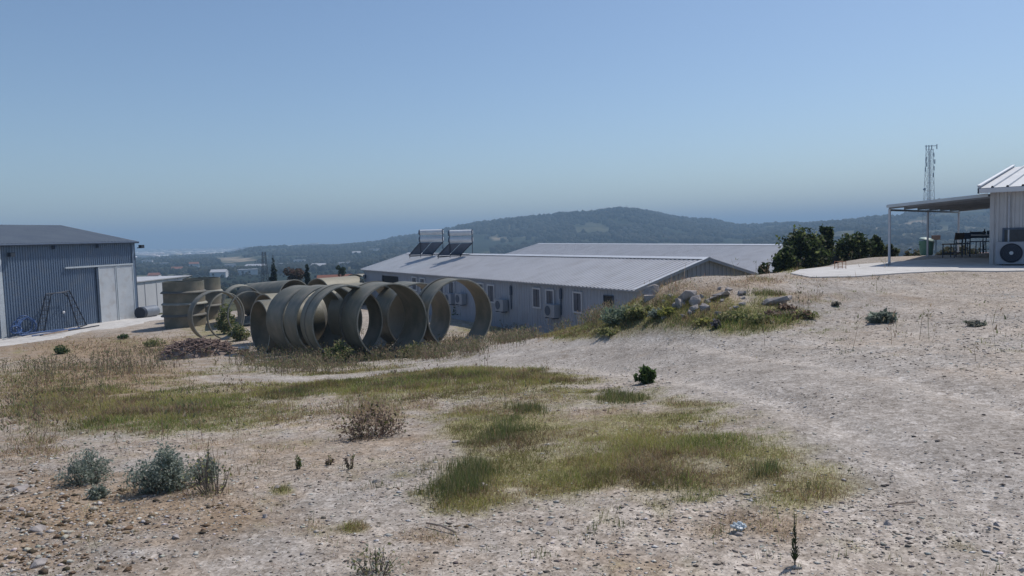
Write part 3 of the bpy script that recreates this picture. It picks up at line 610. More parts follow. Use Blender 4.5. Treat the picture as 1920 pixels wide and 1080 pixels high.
# ------------------------------------------------------------------ plants
def leaf_cloud(cent, rad, n, size, cols, seed=0, flat=.5, shell=.55):
    r_ = np.random.default_rng(seed); cent = np.array(cent, float); rad = np.array(rad, float)
    if rad.ndim == 1: rad = np.stack([rad]*3, -1)
    wt = np.prod(rad, 1); k = r_.choice(len(cent), n, p=wt/wt.sum())
    u = r_.normal(size=(n, 3)); u /= np.linalg.norm(u, axis=1)[:,None]; u *= (shell+(1-shell)*r_.random(n)**.7)[:,None]
    P = cent[k]+u*rad[k]; clump = vnoise(P[:,0]/size/2.2+P[:,2]/size/3, P[:,1]/size/2.2+50-P[:,2]/size/2, seed)
    keep = clump > .30; P = P[keep]; n = len(P)
    a = r_.normal(size=(n, 3)); a /= np.linalg.norm(a, axis=1)[:,None]; b = r_.normal(size=(n, 3)); b[:,2] *= flat; b -= a*(a*b).sum(1)[:,None]; b /= np.linalg.norm(b, axis=1)[:,None]
    s = size*r_.uniform(.5, 1.3, n)[:,None]
    V = np.stack([P-a*s, P+b*s*.45, P+a*s, P-b*s*.45], 1).reshape(-1, 3); o = np.arange(n)[:,None]*4; F_ = np.concatenate([o+[0,1,2], o+[0,2,3]])
    c = np.array(cols)[r_.integers(0, len(cols), n)]*(1+r_.uniform(-.25, .25, (n, 1))); return V, F_, np.repeat(c, 4, 0)
def stem_cloud(stems, n, size, cols, seed=0, t0=.25, jit=.1, scale=1., tpow=.8):
    r_ = np.random.default_rng(seed); S = [np.array(q, float) for q in stems]; k = r_.integers(0, len(S), n); t = t0+(1-t0)*r_.random(n)**tpow
    P = np.empty((n, 3))
    for i in range(n):
        q = S[k[i]]; f = t[i]*(len(q)-1); j = min(int(f), len(q)-2); P[i] = q[j]+(q[j+1]-q[j])*(f-j)
    P += r_.normal(0, jit, (n, 3))*scale; P[:,2] = np.maximum(P[:,2], size*.3)
    a = r_.normal(size=(n, 3)); a /= np.linalg.norm(a, axis=1)[:,None]; b = r_.normal(size=(n, 3)); b -= a*(a*b).sum(1)[:,None]; b /= np.linalg.norm(b, axis=1)[:,None]
    s = size*r_.uniform(.45, 1.35, n)[:,None]
    V = np.stack([P-a*s, P+b*s*.5, P+a*s, P-b*s*.5], 1).reshape(-1, 3); o = np.arange(n)[:,None]*4; F_ = np.concatenate([o+[0,1,2], o+[0,2,3]])
    c = np.array(cols)[r_.integers(0, len(cols), n)]*(1+r_.uniform(-.25, .25, (n, 1))); return V, F_, np.repeat(c, 4, 0)
def bush(name, base, label, cat, W_, H, n, size, cols, nst=26, sr=.02, seed=0, crown='crown', trunk='trunk', base_w=.15, spread=1.0, t0=.2, jit=.06, lob=0, col_=None, tilt=.35):
    r_ = np.random.default_rng(seed); rt_ = empty(name, base, label, cat); stems = []
    for i in range(nst):
        a = r_.uniform(0, 6.28); q = r_.random()**.6*spread; hh = H*(1-tilt*q*q)*r_.uniform(.62, 1.02) if not col_ else H*r_.uniform(.4, 1.0)
        ex, ey = cos(a)*q*W_, sin(a)*q*W_*.8; bx, by = cos(a)*base_w*W_, sin(a)*base_w*W_
        stems.append([(bx, by, -.03), (bx+ex*.35+r_.normal(0,.05)*W_, by+ey*.35, hh*.4), (ex*.8, ey*.8+r_.normal(0,.05)*W_, hh*.78), (ex, ey, hh)])
    V, F_, C = stem_cloud(stems, n, size, cols, seed+1, t0, jit, W_)
    if lob:
        cc_ = [np.array(q[-1])*[.9,.9,.9] for q in stems]+[np.array(q[2]) for q in stems]; rr_ = [r_.uniform(.13, .24)*min(2*W_, H) for _ in cc_]
        V2, F2, C2 = leaf_cloud(cc_, rr_, lob, size*1.1, cols, seed+2, shell=.25); F_ = np.concatenate([F_, F2+len(V)]); V = np.concatenate([V, V2]); C = np.concatenate([C, C2]); V[:,2] = np.maximum(V[:,2], .01)
    np_obj(crown, V, F_, C, M['foliage'], parent=rt_)
    m = MB()
    for q in stems[:max(6, nst//2)]: m.path(q, [sr, sr*.7, sr*.45, sr*.2], 5)
    tr = m.build(trunk, M['bark']); tr.parent = rt_; return rt_
def plant(name, base, label, cat, cent, rad, n, size, cols, stems=None, sr=.02, group=None, seed=0, crown='crown', trunk='trunk', stemcol=None):
    rt_ = empty(name, base, label, cat, group)
    V, F_, C = leaf_cloud(cent, rad, n, size, cols, seed); o = np_obj(crown, V, F_, C, M['foliage'], parent=rt_)
    if stems:
        m = MB()
        for s in stems:
            P = [np.array(p, float) for p in s]; k = len(P)
            m.path(P, [sr*(1-.7*i/(k-1)) for i in range(k)], 5)
        tr = m.build(trunk, stemcol or M['bark']); tr.parent = rt_
    return rt_
DK = [(.035,.058,.024),(.05,.08,.03),(.09,.125,.045),(.20,.23,.09),(.025,.04,.02)]
def fig(px, d, wpx, ytop, label, seed, lobes=9, col_=DK):
    b = col_at(px, d); s = d/F; W_ = wpx*s/2; H = at_d(px, ytop, d)[2]-b[2]
    return bush('fig_tree', b, label, 'tree', W_*.92, H*.98, int(300+lobes*90), .085, col_, 8+lobes*2, .03, seed, base_w=.25, t0=.12, jit=.12, tilt=.30, lob=int(400+lobes*190))
fig(1508, 26.2, 92, 419, 'broad dark leafy fig tree left of the concrete patio, tallest foliage mass', 3, 13)
fig(1549, 27, 26, 409, 'narrow dark upright tree rising beside the broad fig tree', 4, 9)
fig(1600, 28.5, 66, 430, 'rounded dark fig bush in the middle of the row behind patio', 5, 11)
fig(1643, 29, 26, 437, 'slim dark bush standing between fig bush and canopy post', 6, 6)
fig(1667, 29.5, 34, 457, 'low pale leaved bush nearest the canopy post', 7, 6, [(.05,.07,.03),(.12,.14,.07),(.17,.19,.11),(.03,.045,.02)])
fig(1432, 25, 20, 478, 'small round dark bush left of the fig tree at yard edge', 8, 5)
fig(1472, 24.8, 52, 460, 'low leafy bush at the foot of the broad fig tree', 9, 7, [(.03,.05,.02),(.06,.09,.03),(.12,.15,.05)])
fig(1715, 33, 60, 470, 'low dry hedge patch behind the concrete patio', 10, 8, [(.10,.10,.05),(.16,.14,.08),(.06,.07,.03)])
fig(1800, 36, 90, 462, 'low green hedge behind table and chairs under canopy', 12, 10, [(.05,.06,.03),(.09,.09,.05),(.12,.10,.06)])
def conifer(px, ytop, d, wpx, label, seed, name='fir_tree', cols=[(.012,.022,.014),(.02,.034,.018),(.03,.045,.02)], col_=False):
    b = col_at(px, d); top = at_d(px, ytop, d)[2]; H = top-b[2]; W_ = wpx*d/F/2; cent = []; rad = []; r_ = np.random.default_rng(seed)
    n = 15
    for i in range(n):
        t = (i+.5)/n; rr = W_*(1-t*.9)*(.8+.4*r_.random()) if not col_ else W_*(.9 if t < .75 else .5)
        cent.append((r_.normal(0, W_*.08), 0, H*(.12+.86*t))); rad.append((rr, rr, H/n*.75))
    return plant(name, b, label, 'tree', cent, rad, 2600, max(.12, W_*.13), cols, [[(0,0,-.3),(0,0,H*.5),(0,0,H*.97)]], W_*.08, None, seed)
conifer(510, 478, 72, 22, 'tall dark fir tree behind the lying pipes', 21)
conifer(573, 493, 70, 11, 'slim dark cypress between the background pipes', 22, 'cypress_tree', col_=True)
def roundtree(px, ytop, ybot, d, wpx, label, seed, cols, name='tree'):
    b = col_at(px, d); top = at_d(px, ytop, d)[2]; H = max(top-b[2], 1); lo = at_d(px, ybot, d)[2]-b[2]; W_ = wpx*d/F/2; r_ = np.random.default_rng(seed); cent = []; rad = []
    for i in range(9): t = r_.random(); cent.append((r_.uniform(-.6,.6)*W_, r_.uniform(-.6,.6)*W_, lo+(H-lo)*(.2+.65*t))); rad.append(W_*r_.uniform(.3,.5))
    return plant(name, b, label, 'tree', cent, rad, 2200, W_*.13, cols, [[(0,0,-.3),(0,0,lo)]+[cent[0]], [(0,0,lo*.8), cent[1]]], W_*.07, None, seed)
roundtree(547, 504, 530, 78, 44, 'reddish brown leaved tree right of the dark fir', 23, [(.10,.06,.04),(.14,.08,.06),(.06,.06,.03),(.18,.12,.09)])
roundtree(637, 497, 520, 76, 22, 'small green tree behind the pale pipes near long building', 24, [(.03,.05,.02),(.05,.08,.03)])
roundtree(385, 540, 575, 62, 40, 'dark shrubby tree behind the stacked rings', 25, [(.03,.04,.02),(.06,.07,.03)])
def shrub(px, py, wpx, hpx, label, seed, cols, name='shrub', n=1500, size=.035, twigs=18, d=None, sr=.006, lift=.12, stemcol=None):
    b = hit(px, py) if d is None else col_at(px, d); s = b[1]/F
    return bush(name, b, label, name, wpx*s/2*.95, hpx*s, int(n*.8), size, cols, max(twigs, 14)+12, sr, seed, 'leaves', 'stems', base_w=.25, spread=1.15, t0=.08, jit=.13, tilt=.45)
GG = [(.26,.30,.25),(.36,.40,.33),(.17,.21,.165),(.46,.50,.42)]
GN = [(.06,.10,.032),(.09,.145,.05),(.14,.20,.07)]
OL = [(.27,.28,.12),(.36,.36,.15),(.18,.21,.085),(.42,.37,.2)]
BRN = [(.22,.155,.12),(.30,.21,.165),(.16,.11,.085),(.38,.29,.22)]
shrub(310, 918, 130, 85, 'large grey green leafy shrub at left, nearest the camera', 31, GG, n=5200, size=.013, twigs=30)
shrub(385, 905, 60, 60, 'thin grey green side shrub touching the large shrub', 37, GG, n=900, size=.016, twigs=22)
shrub(165, 905, 100, 68, 'looser grey green shrub left of the large one', 32, GG, n=2600, size=.012, twigs=24)
shrub(185, 935, 40, 26, 'tiny green sprig in front of the looser grey shrub', 38, GG, n=500, size=.014, twigs=8)
shrub(400, 925, 110, 100, 'bare branching twiggy bush right of the large grey shrub', 33, OL, n=160, size=.014, twigs=44, sr=.004)
shrub(695, 818, 130, 56, 'dry purple brown bush in the middle foreground', 34, BRN+[(.09,.10,.03)], n=1500, size=.018, twigs=44, sr=.004)
shrub(1214, 720, 42, 32, 'small vivid dark green bush alone beside the gravel track', 35, GN, n=560, size=.05, twigs=14)
shrub(705, 1078, 110, 60, 'wispy grey green plant at the bottom edge of the frame', 36, GG+OL, n=350, size=.010, twigs=40, sr=.003)
shrub(1655, 604, 52, 18, 'low grey green mat of weed on the open gravel', 39, [(.22,.26,.21),(.3,.34,.28),(.14,.17,.14)], n=900, size=.05, twigs=6)
shrub(1343, 616, 18, 14, 'small dark withered tuft on gravel below the mound', 40, [(.16,.15,.16),(.24,.22,.23)], n=300, size=.04, twigs=5)
shrub(1828, 612, 34, 10, 'small flat weed by the right edge of the gravel', 41, [(.22,.24,.19),(.32,.30,.26)], n=260, size=.04, twigs=5)
shrub(1568, 574, 16, 8, 'tiny dark weed on gravel right of the mound', 42, [(.18,.18,.15),(.26,.24,.2)], n=160, size=.04, twigs=4)
shrub(1240, 532, 16, 16, 'dark pointed bush at the mound rim before the gable', 43, GN, n=400, size=.05, twigs=5)
shrub(1160, 604, 80, 24, 'dense grey green bush on the bank at mound left end', 44, [(.24,.31,.21),(.33,.38,.27),(.16,.21,.14)], n=3800, size=.05)
shrub(1204, 594, 56, 18, 'olive bush beside the rocks on the bank', 46, OL, n=2400, size=.045)
shrub(1372, 600, 50, 10, 'olive weed clump right of the rock pile', 47, OL, n=1400, size=.04)
shrub(1250, 592, 34, 16, 'yellow green weed clump in front of the rocks', 48, [(.36,.36,.10),(.44,.42,.13),(.25,.27,.08)], n=1200, size=.035)
shrub(1424, 604, 60, 9, 'dull green weed clump low on the mound front', 49, OL, n=1000, size=.04)
shrub(1500, 596, 60, 8, 'brown weed clump below the pale flat boulder', 50, BRN+OL, n=1000, size=.04)
for i_, (px_, py_, w_, h_, c_) in enumerate(((1450,594,40,10,BRN),(1235,596,40,16,GG),(1475,582,36,8,BRN),(1140,628,50,12,OL),(1390,600,44,8,OL),(1320,608,44,7,[(.33,.33,.10),(.42,.40,.13)]))):
    o_ = shrub(px_, py_, w_, h_, 'low weed clump growing along the foot of the rocky mound', 200+i_, c_, n=500, size=.035, twigs=8); o_['group'] = 'weed clumps on the mound'
shrub(560, 880, 12, 34, 'thin upright green weed standing alone on gravel', 51, OL+GN, n=90, size=.014, twigs=2, name='weed', sr=.003)
shrub(657, 880, 22, 34, 'thin two stemmed weed with brown leaves on gravel', 52, OL+BRN, n=110, size=.013, twigs=3, name='weed', sr=.003)
shrub(617, 872, 18, 22, 'short reddish weed left of the two stemmed weed', 53, BRN+OL, n=90, size=.013, twigs=3, name='weed', sr=.003)
shrub(290, 650, 40, 16, 'low green tuft on the slope before the concrete apron', 54, OL, n=600, size=.06, twigs=4)
shrub(114, 664, 28, 18, 'bright green tuft on the slope below the ladder', 55, [(.06,.10,.03),(.09,.13,.04)], n=600, size=.06, twigs=4)
shrub(232, 636, 18, 12, 'small dark green tuft at the edge of concrete apron', 56, GN, n=400, size=.06, twigs=4)
shrub(415, 645, 36, 60, 'green brush growing inside the upright hoops', 57, OL+GN, n=2000, size=.07, d=39)
shrub(440, 640, 40, 34, 'dark brush right of the upright hoops', 58, GN+OL, n=1500, size=.06, d=35)
shrub(625, 680, 60, 42, 'dark green weeds growing in the mouth of a large ring', 59, GN+OL, n=1800, size=.045, d=23.2)
shrub(770, 668, 60, 26, 'dark weeds between the two frontmost large rings', 60, GN+OL, n=1200, size=.045, d=24)
shrub(870, 600, 46, 50, 'green bush against the long building, seen through a ring', 61, GN+[(.05,.09,.03)], n=2600, size=.08, d=40)
shrub(930, 610, 50, 18, 'dark plants at the foot of the long building wall', 62, GN, n=1200, size=.06, d=38)
shrub(985, 612, 30, 16, 'dark plant clump below the pair of windows', 63, GN, n=800, size=.06, d=34.4)
shrub(1030, 612, 24, 14, 'pale dry weed clump near the wall air conditioner', 64, BRN+GG, n=600, size=.05, d=30.5)
shrub(1065, 612, 24, 36, 'grey flowering weed standing below the wall air conditioner', 65, GG, n=500, size=.04, d=29)
# spiky young plant near the camera
b = hit(1490, 1062); s = b[1]/F; rt_ = empty('spiky_weed', b, 'single dark upright spiky weed near the bottom right', 'weed'); H = 100*s
MB().path([(0,0,-.02),(.004,0,H*.5),(0,.003,H)], [.004,.003,.001], 6).build('stem', M['bark']).parent = rt_
vv = []; cc = []
for i in range(70):
    t = random.random()**1.2*.9; a = random.uniform(0, 6.28); L_ = .035*(1.1-t); vv.append((t, a, L_))
P0 = np.array([(0, 0, H*(.06+v[0]*.9)) for v in vv]); D_ = np.array([(cos(v[1])*v[2]*.7, sin(v[1])*v[2]*.7, v[2]*1.1) for v in vv]); S_ = np.cross(D_, (0,0,1)); S_ = S_/np.linalg.norm(S_, axis=1)[:,None]*.005
V = np.stack([P0, P0+D_*.5+S_, P0+D_, P0+D_*.5-S_], 1).reshape(-1, 3); o_ = np.arange(70)[:,None]*4
np_obj('leaves', V, np.concatenate([o_+[0,1,2], o_+[0,2,3]]), np.tile([(.035,.055,.025)], (280, 1)), M['foliage'], parent=rt_)
# plastic bag
b = hit(1385, 998); v = IV2*[.036,.03,.018]; rr_ = np.random.default_rng(5); v = v*(1+rr_.uniform(-.45,.35,(len(v),1))); m = MB(); m.add(v, IF2); o = m.build('plastic_bag', M['plastic']); o.location = (b[0], b[1], b[2]+.03)
tag(o, 'crumpled clear plastic bag lying in dry grass at lower right', 'plastic bag')
# straw stick
a_ = hit(800, 988); b_ = hit(855, 1004); MB().path([a_+[0,0,.02], (a_+b_)/2+[0,0,.03], b_+[0,0,.015]], .006, 5).build('straw_stalk', M['wood'], label='single pale straw stalk lying before the tall grass', category='stalk') if False else tag(MB().path([a_+[0,0,.02], (a_+b_)/2+[0,0,.03], b_+[0,0,.015]], .006, 5).build('straw_stalk', M['wood']), 'single pale straw stalk lying before the tall grass', 'stalk')
a_ = hit(1665, 949); b_ = hit(1715, 946); tag(MB().path([a_+[0,0,.01], b_+[0,0,.012]], .005, 5).build('stick', M['wood']), 'thin grey stick lying on the gravel at right', 'stick')

# ------------------------------------------------------------------ large resin pipe rings
def ring_thing(pc, d, L, yaw, label, D=2.5, group='large resin pipe rings lying in a row', th=.045, mt=None, bands=(), gdrop=None, name='pipe_ring', z=None, n=72):
    """front rim centre at pixel column pc and distance d; axis runs away from the viewer, turned yaw degrees left of the sight line"""
    b = col_at(pc, d); z0 = b[2]-.06 if z is None else z
    sl_ = atan2(b[0], b[1]); a = sl_-R(yaw); ax = np.array([sin(a), cos(a), 0])
    rt_ = empty(name, (b[0], b[1], z0), label, 'pipe ring', group)
    c = np.array([b[0], b[1], z0+D/2]); r = D/2
    MB().lathe(c, ax, [(0, r), (L, r), (L, r-th), (0, r-th)], n, wob=.006).build('shell', mt or M['ring'], rt_, smooth=True)
    for (h0, h1, rr) in bands: MB().lathe(c, ax, [(h0, r+.002), (h0+.01, r+rr), (h1-.01, r+rr), (h1, r+.002)], n, closed=False).build('band', M['band'], rt_, smooth=True)
    MB().lathe(c, ax, [(-.006, r-.003), (.004, r+.004), (.004, r-th-.004), (-.006, r-th+.003)], n).build('cut_edge', M['ring_edge'], rt_, smooth=True)
    return rt_
ring_thing(859, 25.6, 1.15, 27, 'rightmost large pipe ring of the row, open and seen against the long building', bands=[(.9,.98,.03)])
ring_thing(782, 27.2, 1.7, 22, 'dark pipe ring behind, showing between the two frontmost rings')
ring_thing(731, 24.3, 1.6, 25, 'wide front pipe ring left of the rightmost one, bushy weeds at its base', D=2.52, bands=[(1.3,1.36,.03)])
ring_thing(647, 24.6, 1.05, 23, 'third front pipe ring from the right with weeds in its mouth', D=2.5, bands=[(.62,.68,.02)])
ring_thing(612, 25.9, 1.0, 25, 'pipe ring sandwiched between third front ring and leftmost barrel ring')
ring_thing(583, 27.0, 1.35, 26, 'barrel like pipe ring at the left end of the tight row', bands=[(0.0,.03,.012)])
ring_thing(700, 27.6, 1.5, 28, 'pipe ring hidden behind the tight row with pale lit top', mt=M['ring_pale'])
ring_thing(479, 28.2, 2.2, -70, 'narrow pipe section turned left with olive inside, at row left end', D=2.05, mt=M['ring'], group='odd pipes beside the row')
# long pipes behind
def long_pipe(p0, p1, D, label, mt, group='long pipes lying behind the rings', th=.05):
    p0 = np.array(p0, float); p1 = np.array(p1, float); ax = p1-p0; L = np.linalg.norm(ax); ax /= L
    rt_ = empty('long_pipe', (p0[0], p0[1], p0[2]-D/2), label, 'pipe', group); r = D/2
    MB().lathe(p0, ax, [(0, r), (L, r), (L, r-th), (0, r-th)], 48, wob=.006).build('shell', mt, rt_, smooth=True)
    for h in (0, L-.01): MB().lathe(p0, ax, [(h-.005, r-.003), (h+.006+.002, r+.004), (h+.008, r-th-.004), (h-.005, r-th+.003)], 48).build('cut_edge', M['ring_edge'], rt_, smooth=True)
    return rt_
def topc(px, ytop, d, D): p = at_d(px, ytop, d); return p-[0, 0, D/2]
long_pipe(topc(552, 524, 46, 2.2), topc(470, 531, 50, 2.2), 2.2, 'long brownish pipe with dark open right end below the fir', M['ring'])
long_pipe(topc(493, 551, 33, 2.2), topc(640, 543, 36, 2.2), 2.2, 'pale straight cut pipe lying right behind the ring row', M['ring_pale'])
long_pipe(topc(594, 522, 49, 2.4), topc(664, 517, 52, 2.4), 2.4, 'pale tan pipe with dark open left end near the long building', M['ring_pale'])
long_pipe(topc(664, 514, 54, 2.2), topc(690, 513, 60, 2.2), 2.2, 'pale pipe end beside the far corner of the long building', M['ring_pale'])
long_pipe(topc(455, 536, 42, 2.2), topc(448, 533, 47, 2.2), 2.2, 'dull yellow arched pipe behind the thin hoops', M['ring_pale'])
# thin upright hoops
ring_thing(401, 35.5, .5, 22, 'broad flat hoop standing upright left of the thin hoops', D=2.45, group='upright hoops left of the row', name='pipe_hoop')
ring_thing(418, 36.8, .10, 42, 'thin dark upright hoop in front of green brush', D=2.3, group='upright hoops left of the row', name='pipe_hoop')
ring_thing(463, 36.6, .10, 25, 'thin upright hoop partly hidden by the left end pipe section', D=2.3, group='upright hoops left of the row', name='pipe_hoop')
# stacked flat rings
def stack(px, d, n, ytop, label_of, cat='pipe ring'):
    b = col_at(px, d); top = at_d(px, ytop, d)[2]; hh = (top-b[2]+.02)/n; r = 1.17
    for i in range(n):
        z0 = b[2]-.02+i*hh; ox, oy = random.uniform(-.04,.04), random.uniform(-.04,.04)
        rt_ = empty('stacked_ring', (b[0]+ox, b[1]+oy, z0), label_of[i], cat, 'flat lying rings in the two stacks'); c = (b[0]+ox, b[1]+oy, z0)
        MB().lathe(c, (0,0,1), [(0, r), (hh-.008, r), (hh-.008, r-.05), (0, r-.05)], 56, wob=.006).build('shell', M['ring'], rt_, smooth=True)
        if i: MB().lathe(c, (0,0,1), [(0, r-.02), (0, r+.13), (.05, r+.12), (.13, r+.012), (.13, r-.02)], 56, closed=False).build('flange', M['band'] if i % 2 else M['ring_edge'], rt_, smooth=True)
stack(339, 45, 4, 527, ['lowest ring of the nearer stack, half hidden in dry grass','second ring from the bottom of the nearer stack','third ring from the bottom of the nearer stack','top ring of the nearer stack with lit right edge'])
stack(374, 49.5, 3, 521, ['lowest ring of the farther stack behind the broad hoop','middle ring of the farther stack','top ring of the farther stack'])
# loose offcuts on the stacks
p = at_d(352, 519, 46); tag(MB().tube(at_d(345, 523, 46), at_d(360, 517, 46), .035).build('pipe_offcut', M['ring_edge']), 'pale offcut strip leaning on top of the nearer stack', 'offcut')
p = hit(458, 664); rt_ = empty('concrete_block', p, 'small grey topped block at the left foot of the pipes', 'block'); MB().cbox(p, .34, .3, .2, .3).build('base', M['rust'], rt_); MB().cbox(p+[0,0,.2], .4, .34, .06, .3).build('slab', M['concrete'], rt_)

# debris pile of roots
b = hit(372, 668); m = MB(); sv = MB()
for i in range(700):
    a = random.uniform(0, 6.28); q = sqrt(random.random()); x_ = cos(a)*q*1.35; y_ = sin(a)*q*.9; zt = .56*sqrt(max(0, 1-q*q))+.04
    L_ = random.uniform(.1, .35); aa = random.uniform(0, 6.28); el = random.uniform(-.4, .7); z_ = b[2]+random.uniform(.85, 1.12)*zt
    p_ = np.array([b[0]+x_, b[1]+y_, z_]); m.path([p_, p_+[cos(aa)*L_*.5, sin(aa)*L_*.5, el*L_*.4], p_+[cos(aa)*L_, sin(aa)*L_, el*L_*.3]], [.026, .022, .009], 4)
rt_ = empty('root_pile', b, 'heap of dry purplish brown roots and soil left of the pipes', 'debris pile')
o = m.build('roots', mat('dry_roots', (.10,.065,.055), .9, c2=(.26,.19,.165), scale=5), rt_); o['kind'] = 'stuff'
v = IV2.copy(); v = v*[1.4,.95,.5]; v *= (1+np.random.default_rng(3).uniform(-.12,.12,(len(v),1))); mm = MB(); mm.add(v+b+[0,0,-.05], IF2); mm.build('soil', mat('pile_soil', (.20,.15,.125), .95, c2=(.34,.28,.25), scale=4, bump=.8, bscale=12), rt_, smooth=True)

# ------------------------------------------------------------------ big shed at left
def seg_px(A_, B_, px, z):                              # parameter along A->B (xy) whose point at height z projects to px
    lo, hi = -.5, 1.5; f = lambda t_: proj(np.array([A_[0]+(B_[0]-A_[0])*t_, A_[1]+(B_[1]-A_[1])*t_, z]))[0]
    up_ = f(hi) > f(lo)
    for _ in range(50):
        m_ = (lo+hi)/2
        if (f(m_) < px) == up_: lo = m_
        else: hi = m_
    return lo
def z_at(xy, py): d = xy[1]; v = proj(np.array([[xy[0], xy[1], 0.], [xy[0], xy[1], 1.]]))[1]; return (v[0]-py)/(v[0]-v[1])
A0 = at(5, 636, 5.3); B0 = at(257, 597, 5.3); zb = EYE-5.3; ez = EYE+.33
uS = (B0-A0)/np.linalg.norm(B0-A0); LS = np.linalg.norm(B0-A0); nS = np.array([uS[1], -uS[0], 0]); wS = -nS     # wS goes into the shed
WS = 13.0; H_ = ez-zb; rise = 1.35
ext = 10.0; A1 = A0-uS*ext
sh = empty('metal_shed', A0, 'tall blue grey corrugated metal shed with sliding door at left', 'shed')
T3 = lambda u_, w_, z_: A0+uS*u_+wS*w_+np.array([0,0,z_])
MB().box(T3(-ext,.06,-.3), uS*(LS+ext-.0), wS*(WS-.12), (0,0,H_+.28)).build('wall_core', M['trim'], sh)
corr(T3(-ext,0,-.1), uS*(ext-.12), (0,0,H_+.05), nS, .18, .04).build('wall_cladding', M['shed_wall'], sh)
corr(T3(0.22,0,-.1), uS*(LS-.42), (0,0,H_+.05), nS, .18, .04).build('wall_cladding', M['shed_wall'], sh)
corr(T3(LS+.005,.1,-.1), wS*(WS-.2), (0,0,H_+.05), uS, .27, .05).build('end_cladding', M['shed_wall'], sh)
gb = MB(); gb.add([T3(LS-.02,0,H_), T3(LS-.02,WS,H_), T3(LS-.02,WS/2,H_+rise-.03), T3(LS-.12,0,H_), T3(LS-.12,WS,H_), T3(LS-.12,WS/2,H_+rise-.03)], [(0,1,2),(5,4,3),(0,3,4,1),(1,4,5,2),(2,5,3,0)]); gb.build('gable', M['shed_wall'], sh)
ov = .26
for sgn in (0, 1):
    e0 = T3(-ext-.2, -ov if sgn == 0 else WS+ov, H_-.02); rd_ = T3(-ext-.2, WS/2, H_+rise); vv_ = rd_-e0; n_ = np.cross(uS, vv_); n_ /= np.linalg.norm(n_); n_ *= np.sign(n_[2])
    MB().box(e0, uS*(LS+ext+.4), vv_, -n_*.05).build('roof_panel', M['trim'], sh)
    corr(e0+n_*.01, uS*(LS+ext+.4), vv_, n_, .30, .04).build('roof_sheet', M['shed_roof'], sh)
MB().tube(T3(-ext-.2,-ov-.06,H_-.06), T3(LS+.25,-ov-.06,H_-.06), .07, n=8).build('gutter', M['trim'], sh)
MB().box(T3(LS-.2,-.07,-.1), uS*.22, nS*-.1+nS*.12, (0,0,H_)).build('corner_post', M['shed_wall'], sh)
MB().box(T3(LS+.02,-.09,-.1), uS*.1, wS*.14, (0,0,H_)).build('downpipe', M['trim'], sh)
MB().box(T3(-.12,-.08,-.1), uS*.34, wS*.07, (0,0,H_)).build('pale_strip', M['trim_light'], sh)
# sliding door
zt = z_at(T3(LS,0,0), 497)
u0 = seg_px(A0, B0, 184, zb+2)*LS; u1 = seg_px(A0, B0, 249, zb+2)*LS; um = seg_px(A0, B0, 217, zb+2)*LS; ut = seg_px(A0, B0, 119, zt)*LS; dh = zt-zb
dr_ = empty('x', (0,0,0)); bpy.data.objects.remove(dr_)
for (a_, b_) in ((u0, um-.03), (um+.03, u1)):
    dp = MB().box(T3(a_,-.13,.02), uS*(b_-a_), wS*.05, (0,0,dh)).build('sliding_door', M['door_metal'], sh)
    for (p_, q_) in (((a_,.02),(.07,dh)),((b_-.07,.02),(.07,dh))):
        MB().box(T3(p_[0],-.16,p_[1]), uS*q_[0], wS*.03, (0,0,q_[1])).build('door_stile', M['trim_light'], dp)
MB().box(T3(u0-.16,-.14,.0), uS*.15, wS*.06, (0,0,dh)).build('door_jamb', M['trim'], sh)
MB().box(T3(ut,-.19,dh+.04), uS*(u1-ut), wS*.12, (0,0,.10)).build('door_rail', M['trim_light'], sh)
for px in (96, 178):
    u_ = seg_px(A0, B0, px, ez)*LS; MB().box(T3(u_,-.3,H_-.38), uS*.12, wS*.3, (0,0,.3)).build('eave_bracket', M['trim'], sh)
for px, lb in ((5, 'dark floodlight under the shed eave at the photo left edge'), (258, 'dark floodlight at the shed corner above the door')):
    u_ = seg_px(A0, B0, px, ez)*LS; p_ = T3(u_+(.1 if px < 100 else -.15),-.40,H_-.75 if px < 100 else H_-.5); rt_ = empty('floodlight', p_, lb, 'floodlight', 'floodlights on the shed eave')
    MB().box(p_, uS*.34, wS*.22, (0,0,.24)).build('housing', M['black'], rt_); MB().box(p_+uS*.12+wS*.22, uS*.06, wS*.25, (0,0,.06)).build('bracket', M['black'], rt_); MB().box(p_+uS*.03-wS*.012, uS*.28, wS*.01, (0,0,.2)).build('lens', M['glass'], rt_)
u_ = seg_px(A0, B0, 117, zb+1.2)*LS; p_ = T3(u_,-.08,z_at(T3(u_,0,0), 586)-zb); tag(MB().lathe(p_-nS*.0, nS, [(0,.0001),(0,.09),(.06,.08),(.09,.0001)], 16, closed=False).build('wall_lamp', M['white']), 'small round white lamp on the shed wall between ladder legs', 'lamp')
# apron of concrete before the shed
ap = MB(); Q = [T3(-6,-.02,0), T3(LS+.2,-.02,0), T3(LS+4,-.2,0), T3(LS+3.4,-3.6,0), T3(6,-4.6,0), T3(-6,-5.6,0)]
nA = 26; vsA = []; 
for i in range(nA+1):
    u_ = -8+(LS+11)*i/nA
    for j in range(7):
        w_ = -.02-(4.6+.5*sin(i*.9)+.25*sin(i*2.3))*j/6; p_ = T3(u_, w_, 0); vsA.append((p_[0], p_[1], max(float(gz(p_[0], p_[1])), zb-.05+.0*j)+.05 if j < 6 else float(gz(p_[0], p_[1]))-.06))
ap.add(vsA, [(i*7+j, (i+1)*7+j, (i+1)*7+j+1, i*7+j+1) for i in range(nA) for j in range(6)]); o = ap.build('concrete_apron', M['concrete']); tag(o, 'strip of pale concrete in front of the shed', kind='structure')
o.data.flip_normals() if o.data.polygons[0].normal.z < 0 else None
